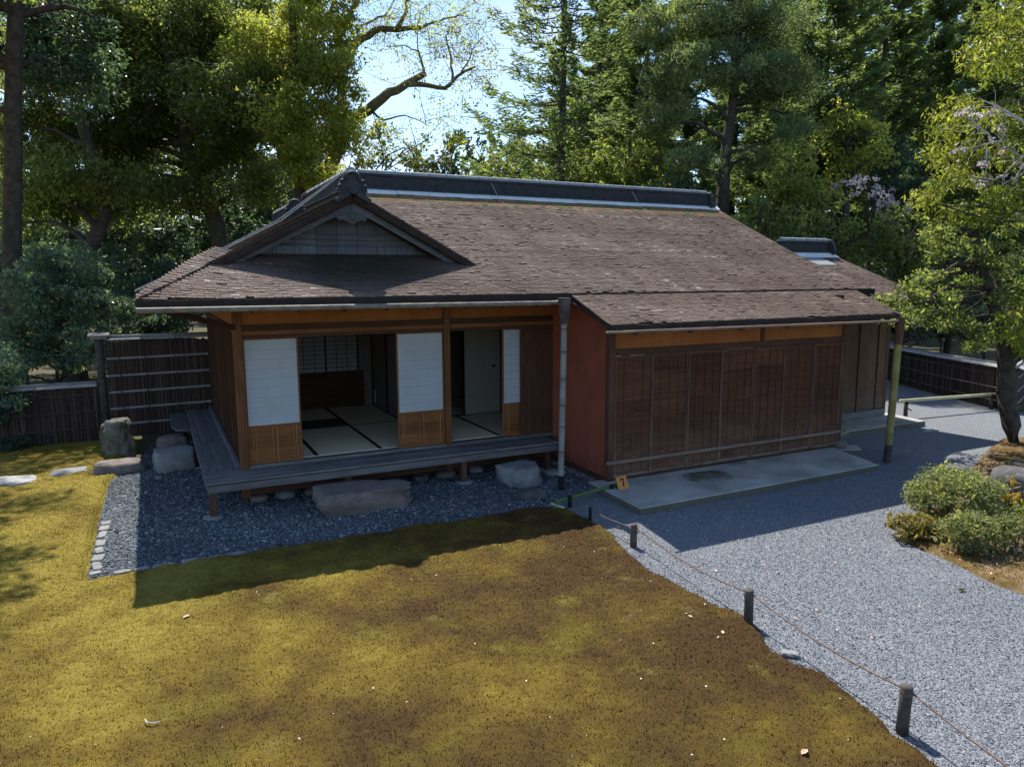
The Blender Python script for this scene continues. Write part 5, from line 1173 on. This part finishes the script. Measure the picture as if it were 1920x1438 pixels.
pxl([(765, 158), (800, 160), (832, 167), (848, 156), (862, 140), (890, 126)], 0.10, 0.04)
pxl([(848, 156), (846, 110), (838, 70), (842, 50)], 0.05, 0.02)
pxl([(862, 140), (878, 118), (885, 95), (905, 70)], 0.035, 0.012)
pxl([(640, 260), (640, 130), (668, 80), (705, 58), (745, 55), (790, 52)], 0.20, 0.07)
pxl([(745, 55), (760, 25), (770, -30)], 0.09, 0.05)
pxl([(790, 52), (815, 40), (850, 35), (880, 20)], 0.05, 0.015)
pxl([(640, 130), (632, 70), (655, 30), (680, -20)], 0.14, 0.08)
pxl([(668, 60), (690, 40), (720, 30), (750, -10)], 0.05, 0.02)
pxl([(797, 140), (790, 110), (780, 95), (760, 85), (725, 88)], 0.04, 0.012)
pxl([(797, 140), (785, 90), (782, 50), (790, 20)], 0.03, 0.01)
pxl([(690, 205), (720, 225), (760, 215), (800, 235)], 0.05, 0.012)
pxl([(660, 232), (690, 255), (740, 270)], 0.05, 0.012)
TW = []
for k in range(210):
    x, y = [(890, 126), (842, 60), (905, 75), (880, 25), (790, 40), (725, 88), (800, 235), (740, 265), (690, 30), (650, 20), (760, 20), (840, 90)][k % 12]
    x += r4.normal()*34; y += r4.normal()*30
    x = min(x, 930); y = min(y, 290)
    p = W(x, y, D4+r4.normal()*0.6); q = p + r4.normal(size=3)*np.array([0.8, 0.6, 0.5])
    mb.tube([p, (p+q)/2+r4.normal(size=3)*0.06, q], [0.012, 0.008, 0.004], 4, cap=False)
    TW.append(p); TW.append(q)
mb.out('trunk', 'bark_moss', t4, smooth=True)
TW = np.array(TW); Q, tt = foliage(TW, np.full(len(TW), 0.42), 26, 0.085, 0.036, r4, flat=0.8); put_quads('crown', Q, tt, 'leaf_spring', t4)
b5 = gnd(650, 360, 25)
broadleaf('spring_tree', 'small tree with fresh yellow-green leaves above the front gable', b5, [b5, (b5[0], b5[1], 2.5), (b5[0]+0.2, b5[1], 4.8)], 0.10, 0.03, crown_px([(610, 320, 55, 22, -0.3), (690, 300, 45, 22, 0), (770, 290, 55, 20, 0.5), (720, 250, 35, 22, 0.5), (840, 265, 45, 10, 0.3), (560, 345, 40, 25, 0)], 24.5, cr=0.42, dens=1.3), 70, 0.13, 0.055, 'leaf_spring', 152, nlimb=24, twigs=1)
def far_wood():
    r = np.random.default_rng(9); cl = []; rad = []
    for k in range(330):
        px = r.uniform(-900, 2900); dep = r.uniform(52, 74)
        top = 268 + 22*math.sin(px*0.011)+14*math.sin(px*0.037+1) + (25 if px < 650 else 0)
        for q in range(5):
            y = top + r.uniform(0, 1)**0.8*262; cl.append(W(px+r.normal()*25, y, dep)); rad.append(r.uniform(1.3, 2.4))
    cl = np.array(cl); Q, tt = foliage(cl, np.array(rad), 42, 0.62, 0.36, r, flat=0.75)
    o = put_quads('far_woodland', Q, tt, 'leaf_far', None); tag(o, 'distant dark wood closing the view behind the garden trees', 'woodland', kind='stuff')
far_wood()
def hills():
    # low wooded rise closing the horizon beyond the trees
    nx, ny = 150, 14; X, Y = np.meshgrid(np.linspace(-150, 200, nx), np.linspace(78, 130, ny)); x, y = X.ravel(), Y.ravel(); P = np.stack([x, y, 0*x], 1)
    f = np.clip((y-78)/20, 0, 1); z = -0.5 + f*(10.5 + 2.2*vnoise(P, 71, 0.07) + 1.0*vnoise(P, 72, 0.3)) + f*rng.normal(0, 0.25, len(x))
    idx = np.arange(nx*ny).reshape(ny, nx); F = np.stack([idx[:-1, :-1], idx[:-1, 1:], idx[1:, 1:], idx[1:, :-1]], -1).reshape(-1, 4)
    simple('hill_green', (0.016, 0.026, 0.016), (0.045, 0.062, 0.034), 0.9, 0.95, 1.5, 0.9, 0.6)
    mesh_obj('hills', np.stack([x, y, z], 1), F, 'hill_green', smooth=True)['kind'] = 'structure'
hills()

# ---- right: conifers and mixed trees
GC = 'conifers behind the house'
c1_ = conifer('cedar_tree', 'open branched cedar with bare straight trunk beside the sky gap', gnd(1047, 350, 28), 19.0, 2.6, 4.0, 0.24, 'needle_cedar', 201, shape=0.5, dens=190, group=GC, step=0.40, spray=(0.30, 0.06))
c2_ = conifer('cedar_tree', 'dense tall cedar standing directly behind the ridge middle', gnd(1200, 380, 33), 20, 4.0, 3.0, 0.25, 'needle_cedar', 202, dens=330, group=GC, step=0.34, spray=(0.32, 0.075))
c3_ = conifer('cedar_tree', 'tall cedar with thick dark trunk right of the spreading pine', gnd(1535, 380, 29), 19, 6.2, 2.6, 0.27, 'needle_cedar', 203, dens=300, group=GC, step=0.36, spray=(0.32, 0.075))
for (px, dep, rz, sc, src, lab) in [(1120, 38, 1.2, 0.95, c2_, 'cedar just right of the open branched cedar'), (1290, 40, 2.4, 1.05, c2_, 'far cedar seen over the spreading pine'), (1440, 42, 0.7, 1.0, c3_, 'far cedar between the pine and the thick trunk'), (1640, 33, 2.9, 1.0, c3_, 'cedar above the white blossom'), (1725, 36, 4.1, 1.05, c2_, 'cedar partly hidden by the bright new leaves'), (1830, 40, 5.0, 1.1, c2_, 'far cedar behind the bright new leaves'), (980, 44, 3.3, 0.62, c2_, 'small far cedar left of the open branched cedar'), (1950, 34, 0.4, 1.0, c3_, 'cedar beyond the crooked trunk'), (1160, 47, 2.0, 1.2, c2_, 'farthest cedar behind the ridge middle'), (1370, 48, 0.3, 1.2, c2_, 'farthest cedar behind the pine crown'), (1490, 47, 1.7, 1.25, c2_, 'farthest cedar left of the thick trunk'), (1590, 44, 5.5, 1.15, c2_, 'farthest cedar right of the thick trunk'), (1690, 46, 3.7, 1.2, c2_, 'farthest cedar above the dark rounded tree'), (1060, 46, 4.4, 0.95, c2_, 'farthest cedar behind the open branched cedar'), (1785, 45, 0.9, 1.2, c2_, 'farthest cedar behind the bright new leaves, left one'), (1890, 46, 2.2, 1.2, c2_, 'farthest cedar behind the pale lichened twigs')]:
    copy_tree(src, gnd(px, 380, dep), lab, rz, sc, GC)
b6 = gnd(1356, 395, 25.5)
broadleaf('pine_tree', 'spreading dark pine with a bare forked trunk behind the ridge end', b6, [b6, (*W(1354, 360, 25.5),), (*W(1360, 290, 25.5),), (*W(1378, 170, 25.5),), (*W(1385, 60, 25.5),), (*W(1390, -60, 25.5),)], 0.27, 0.08,
          crown_px([(1290, 130, 80, 55, -0.5), (1340, 40, 90, 60, 0), (1440, 60, 80, 60, 0.3), (1470, 160, 80, 50, 0), (1250, 215, 60, 35, 0), (1390, 120, 70, 40, -0.8), (1480, 240, 60, 28, -0.3), (1300, 300, 60, 30, -0.6), (1420, 300, 60, 25, 0.4), (1370, -60, 110, 60, 0), (1240, 60, 60, 50, 0.6)], 25.5, cr=0.62, dens=1.25), 240, 0.20, 0.030, 'needle_pine', 161, nlimb=34, twigs=1, up=0.3, droop=-0.5)
GM = 'mixed trees behind the house'
mixed = [(1180, 290, 26.5, 70, 60, 'leaf_olive', 'olive broadleaf tree showing above the ridge right of the cedar'), (1260, 370, 25, 60, 45, 'leaf_dark', 'dark broadleaf tree showing just over the ridge'), (1480, 330, 24, 70, 60, 'leaf_olive', 'olive broadleaf tree between the pine trunk and white blossom'),
         (1590, 240, 26, 60, 60, 'leaf_gold', 'golden-green tree in front of the thick cedar trunk'), (1560, 420, 23, 80, 50, 'leaf_oak', 'leafy shrub tree above the small annex ridge'), (1680, 300, 27, 60, 60, 'leaf_dark', 'dark rounded tree above the white blossom'), (1700, 440, 22.5, 70, 60, 'leaf_oak', 'leafy tree behind the annex roof end'),
         (1430, 410, 22, 50, 40, 'leaf_oak', 'leafy shrub tree beside the sloping roof end'), (1790, 470, 23, 70, 70, 'leaf_dark', 'dark leafy tree behind the crooked trunk'), (1100, 320, 28, 60, 40, 'leaf_olive', 'low olive tree at the foot of the open branched cedar'), (950, 300, 32, 60, 40, 'leaf_oak', 'low dark tree left of the open branched cedar')]
for i, (px, py, dep, hx, hy, mt, lab) in enumerate(mixed):
    b = gnd(px, py, dep); z = W(px, py, dep)[2]
    broadleaf('broadleaf_tree', lab, b, [b, (b[0]+0.1, b[1], z*0.5), (b[0], b[1], z+0.5)], 0.13, 0.04, crown_px([(px, py, hx, hy, 0), (px-hx*0.6, py+hy*0.5, hx*0.7, hy*0.7, 0.4), (px+hx*0.6, py+hy*0.6, hx*0.7, hy*0.7, -0.3), (px, py+hy*1.3, hx, hy*0.8, 0.2)], dep, cr=0.5, dens=0.85), 80, 0.14, 0.065, mt, 170+i, nlimb=20, group=GM)
b7 = gnd(1610, 430, 24); r7 = np.random.default_rng(55); t7 = empty('cherry_tree', b7, 'cherry tree carrying a pale pink blossom spray above the annex roof', 'tree')
mb = MB(); lst = [W(x, y, 24) for x, y in ((1585, 352), (1615, 345), (1640, 355), (1660, 372), (1675, 392), (1700, 388))]
mb.tube([b7, W(1590, 420, 24), W(1590, 380, 24)]+lst, [0.09, 0.07, 0.05, 0.04, 0.03, 0.025, 0.02, 0.014, 0.008], 6, cap=False); mb.out('trunk', 'bark', t7, smooth=True)
cl = []
for k in range(len(lst)-1):
    for q in r7.uniform(0, 1, 9): cl.append(lst[k]+(lst[k+1]-lst[k])*q+r7.normal(size=3)*np.array([0.25, 0.25, 0.14]))
cl = np.array(cl); Q, tt = foliage(cl, np.full(len(cl), 0.16), 26, 0.055, 0.05, r7); put_quads('crown', Q, tt, 'blossom', t7)
# hedge beyond the right fence
for i, (px, py, dep, hx, hy, mt, lab) in enumerate([(1690, 600, 22, 60, 45, 'leaf_dark', 'rounded bush beyond the curved fence next to the bamboo post'), (1770, 580, 22, 60, 50, 'leaf_oak', 'rounded bush beyond the middle of the curved fence'), (1850, 610, 21.5, 60, 45, 'leaf_dark', 'rounded bush beyond the fence corner'), (1920, 600, 23, 70, 60, 'leaf_oak', 'rounded bush beyond the fence turning away'), (1640, 560, 25, 60, 60, 'leaf_oak', 'bush seen through the gap behind the annex')]):
    b = gnd(px, py, dep); broadleaf('garden_bush', lab, b, [b, (b[0], b[1], 0.5), (b[0], b[1], 1.2)], 0.06, 0.02, crown_px([(px, py, hx, hy, 0), (px-hx*0.5, py-hy*0.4, hx*0.6, hy*0.6, 0.3), (px+hx*0.4, py+hy*0.3, hx*0.6, hy*0.6, -0.3)], dep, cr=0.40, dens=1.4), 110, 0.10, 0.045, mt, 190+i, nlimb=22, cat='bush', group='bushes beyond the curved fence')

# ---- right foreground
def sprays(lst, depth, r, jit=0.5, per=1, rad=0.36):
    cl = []
    for (x, y) in lst:
        for k in range(per): cl.append(W(x+r.normal()*14, y+r.normal()*12, depth+r.normal()*jit))
    return np.array(cl), np.full(len(cl), rad)*r.uniform(0.7, 1.25, len(cl))
r8 = np.random.default_rng(31); D8 = 13.15
b8 = (11.12, -3.66, 0.0); t8 = empty('evergreen_tree', b8, 'crooked leaning trunk with dark glossy leaves growing on the moss bed', 'tree')
TR = [b8, tuple(W(1906, 860, D8)), tuple(W(1897, 800, D8)), tuple(W(1886, 740, D8)), tuple(W(1887, 690, D8)), tuple(W(1884, 640, D8)), tuple(W(1872, 590, D8)), tuple(W(1853, 545, D8)), tuple(W(1838, 500, D8)), tuple(W(1830, 440, D8)), tuple(W(1850, 390, D8))]
mb = MB(); mb.tube(TR, [0.21, 0.165, 0.15, 0.15, 0.14, 0.14, 0.13, 0.115, 0.09, 0.06, 0.03], 12, cap=False)
A8 = [(1660, 560), (1680, 580), (1705, 600), (1735, 590), (1760, 610), (1790, 590), (1720, 560), (1700, 530), (1750, 540), (1780, 550), (1820, 610), (1845, 640), (1875, 625), (1905, 600), (1760, 480), (1800, 470), (1730, 500), (1840, 470), (1880, 480), (1910, 520), (1780, 420), (1820, 400), (1860, 400), (1900, 420), (1740, 440), (1935, 470), (1950, 560), (1960, 620), (1930, 400), (1860, 550), (1800, 520), (1900, 560), (1870, 500)]
cl, rad = sprays(A8, D8-0.1, r8, 0.6, 3, 0.25); Q, tt = foliage(cl, rad, 85, 0.075, 0.034, r8, flat=0.6); put_quads('crown', Q, tt, 'leaf_oak', t8)
for i in r8.permutation(len(cl))[:46]:
    k = int(np.argmin([np.linalg.norm(np.array(p)-cl[i]) for p in TR[5:]]))+5; limb(mb, TR[k], cl[i], 0.035, 0.008, r8, 0.05, 5, 5)
limb(mb, W(1892, 690, D8), W(1925, 600, D8), 0.07, 0.04, r8, 0.05); limb(mb, b8, (11.5, -3.9, 0.05), 0.09, 0.03, r8, 0.05); limb(mb, b8, (10.7, -3.75, 0.04), 0.08, 0.03, r8, 0.05)
mb.out('trunk', 'bark', t8, smooth=True)
r9 = np.random.default_rng(32); D9 = 12.4; b9 = gnd(2030, 700, 12.9); t9 = empty('spring_tree', b9, 'tree with drooping bright yellow-green new leaves over the path edge', 'tree')
B9 = [(1885, 20), (1860, 45), (1905, 55), (1880, 90), (1845, 90), (1830, 125), (1865, 135), (1905, 125), (1925, 95), (1935, 40), (1790, 215), (1770, 245), (1820, 215), (1850, 230), (1890, 215), (1920, 235), (1755, 290), (1790, 285), (1825, 290), (1870, 300), (1910, 310), (1765, 335), (1800, 345), (1845, 345), (1885, 360), (1920, 350), (1950, 150), (1960, 250), (1970, 330), (1980, 60), (1745, 370), (1790, 390), (1840, 400), (1900, 400), (1910, -20), (1960, -40), (1905, 640), (1890, 600), (1920, 560), (1925, 650)]
cl, rad = sprays(B9, D9, r9, 0.6, 4, 0.27); Q, tt = foliage(cl, rad, 78, 0.085, 0.029, r9, flat=0.7, droop=0.75, up=0.6); put_quads('crown', Q, tt, 'leaf_bright', t9)
mb = MB(); T9 = [np.array(b9), W(2025, 600, 12.9), W(2000, 400, 12.8), W(1985, 200, 12.7), W(1960, 20, 12.5), W(1950, -100, 12.4)]; mb.tube(T9, [0.16, 0.14, 0.12, 0.10, 0.06, 0.03], 10, cap=False)
for i in r9.permutation(len(cl))[:44]:
    k = int(np.argmin([np.linalg.norm(np.array(p)-cl[i]) for p in T9[1:]]))+1; limb(mb, T9[k], cl[i], 0.03, 0.006, r9, 0.05, 5, 5)
mb.out('trunk', 'bark', t9, smooth=True)
ra = np.random.default_rng(33); DA = 11.6; ba = gnd(2060, 800, 12); ta = empty('cherry_tree', ba, 'cherry with pale lichened twigs and a few pink blossoms among new leaves', 'tree')
mb = MB(); mb.tube([ba, W(2040, 600, 12), W(2000, 400, 11.9), W(1960, 290, DA), W(1915, 225, DA), W(1870, 200, DA), W(1835, 185, DA)], [0.13, 0.11, 0.07, 0.035, 0.02, 0.013, 0.006], 8, cap=False)
bl = []
for (p, q) in [((1960, 290), (1860, 262)), ((1860, 262), (1800, 215)), ((1870, 265), (1790, 285)), ((1835, 245), (1812, 205)), ((1915, 225), (1850, 215)), ((1960, 290), (1880, 330)), ((1880, 330), (1830, 335)), ((1850, 275), (1845, 310)), ((1870, 270), (1872, 235)), ((1930, 300), (1900, 345))]:
    a = W(*p, DA+ra.normal()*0.1); b = W(*q, DA+ra.normal()*0.1); pts = limb(mb, a, b, 0.013, 0.005, ra, 0.04, 5, 5)
    for k in range(5): limb(mb, pts[ra.integers(1, 5)], b+ra.normal(size=3)*0.16, 0.006, 0.003, ra, 0.03, 4, 4)
    bl.append(b); bl.append(pts[3]+ra.normal(size=3)*0.05)
mb.out('trunk', 'twig_white', ta, smooth=True)
bl = np.array(bl); Q, tt = foliage(bl, np.full(len(bl), 0.085), 11, 0.045, 0.042, ra); put_quads('crown', Q, tt, 'blossom', ta)

# shrubs of the moss bed
def shrub(lab, c, rx, ry, h, mt, seed, ln=0.05, per=60, K=70, name='clipped_shrub'):
    r = np.random.default_rng(seed); t = empty(name, (c[0], c[1], 0.03), lab, 'shrub'); d = unit(r.normal(size=(K, 3))); d[:, 2] = np.abs(d[:, 2])
    q = r.uniform(0.35, 1, K)**0.5; cl = np.array([c[0], c[1], h*0.42]) + d*q[:, None]*np.array([rx, ry, h*0.58])
    cl[:, 2] += 0.05*vnoise(cl, seed, 6)
    Q, tt = foliage(cl, np.full(K, 0.13)*r.uniform(0.7, 1.3, K), per, ln, ln*0.42, r, flat=0.7, up=0.9); put_quads('crown', Q, tt, mt, t)
    mb = MB()
    for k in range(min(K, 26)):
        limb(mb, (c[0]+r.normal()*0.06, c[1]+r.normal()*0.06, 0.0), cl[k], 0.018, 0.005, r, 0.0, 5, 5)
    mb.out('stems', 'bark_pale', t, smooth=True)
shrub('largest rounded grey-green shrub at the gravel edge of the moss bed', (8.42, -4.38), 0.62, 0.52, 0.66, 'leaf_shrub', 301, 0.042, 80, 130)
shrub('fresh green small shrub in front of the largest rounded shrub', (7.50, -5.14), 0.30, 0.27, 0.46, 'leaf_shrub', 302, 0.04, 70, 55)
shrub('open twiggy shrub with reddish stems at the path corner', (7.92, -5.40), 0.32, 0.28, 0.44, 'leaf_shrub', 303, 0.04, 42, 45)
shrub('low brown fern at the tip of the moss bed', (7.50, -4.55), 0.34, 0.26, 0.22, 'leaf_fern', 304, 0.07, 40, 40, 'fern')
shrub('low dark green mound between the shrubs and the dark rock', (8.85, -5.0), 0.50, 0.30, 0.26, 'leaf_olive', 305, 0.05, 50, 50, 'low_plant')
shrub('yellow maple seedling beside the dark rock', (9.05, -4.75), 0.16, 0.14, 0.62, 'leaf_maple', 306, 0.11, 6, 9, 'maple_seedling')

n = 170; x = np.concatenate([rng.uniform(4.3, 10, 70), rng.uniform(6.9, 9.5, 100)]); y = np.concatenate([rng.uniform(-7.2, -2.4, 70), rng.uniform(-6.2, -4.0, 100)])
isl_ = inside(x, y, ISL); keep = np.where(np.arange(n) < 70, inside(x, y, NOHOUSE) & ~isl_, isl_); x, y, isl_ = x[keep], y[keep], isl_[keep]; n = len(x)
a = rng.uniform(0, 6.28, n); s_ = rng.uniform(0.012, 0.026, n); P = np.stack([x, y, np.where(isl_, 0.085, 0.020)], 1)
Q = leaf_quads(P, np.stack([np.cos(a), np.sin(a), rng.normal(0, 0.2, n)], 1), np.tile([0.0, 0.0, 1.0], (n, 1)) + rng.normal(0, 0.3, (n, 3)), s_*2, s_)
tag(put_quads('leaf_litter', Q, rng.uniform(0, 1, n), 'dry_leaf', None), 'small dry leaves scattered over the gravel and planted bed', 'leaves', kind='stuff')
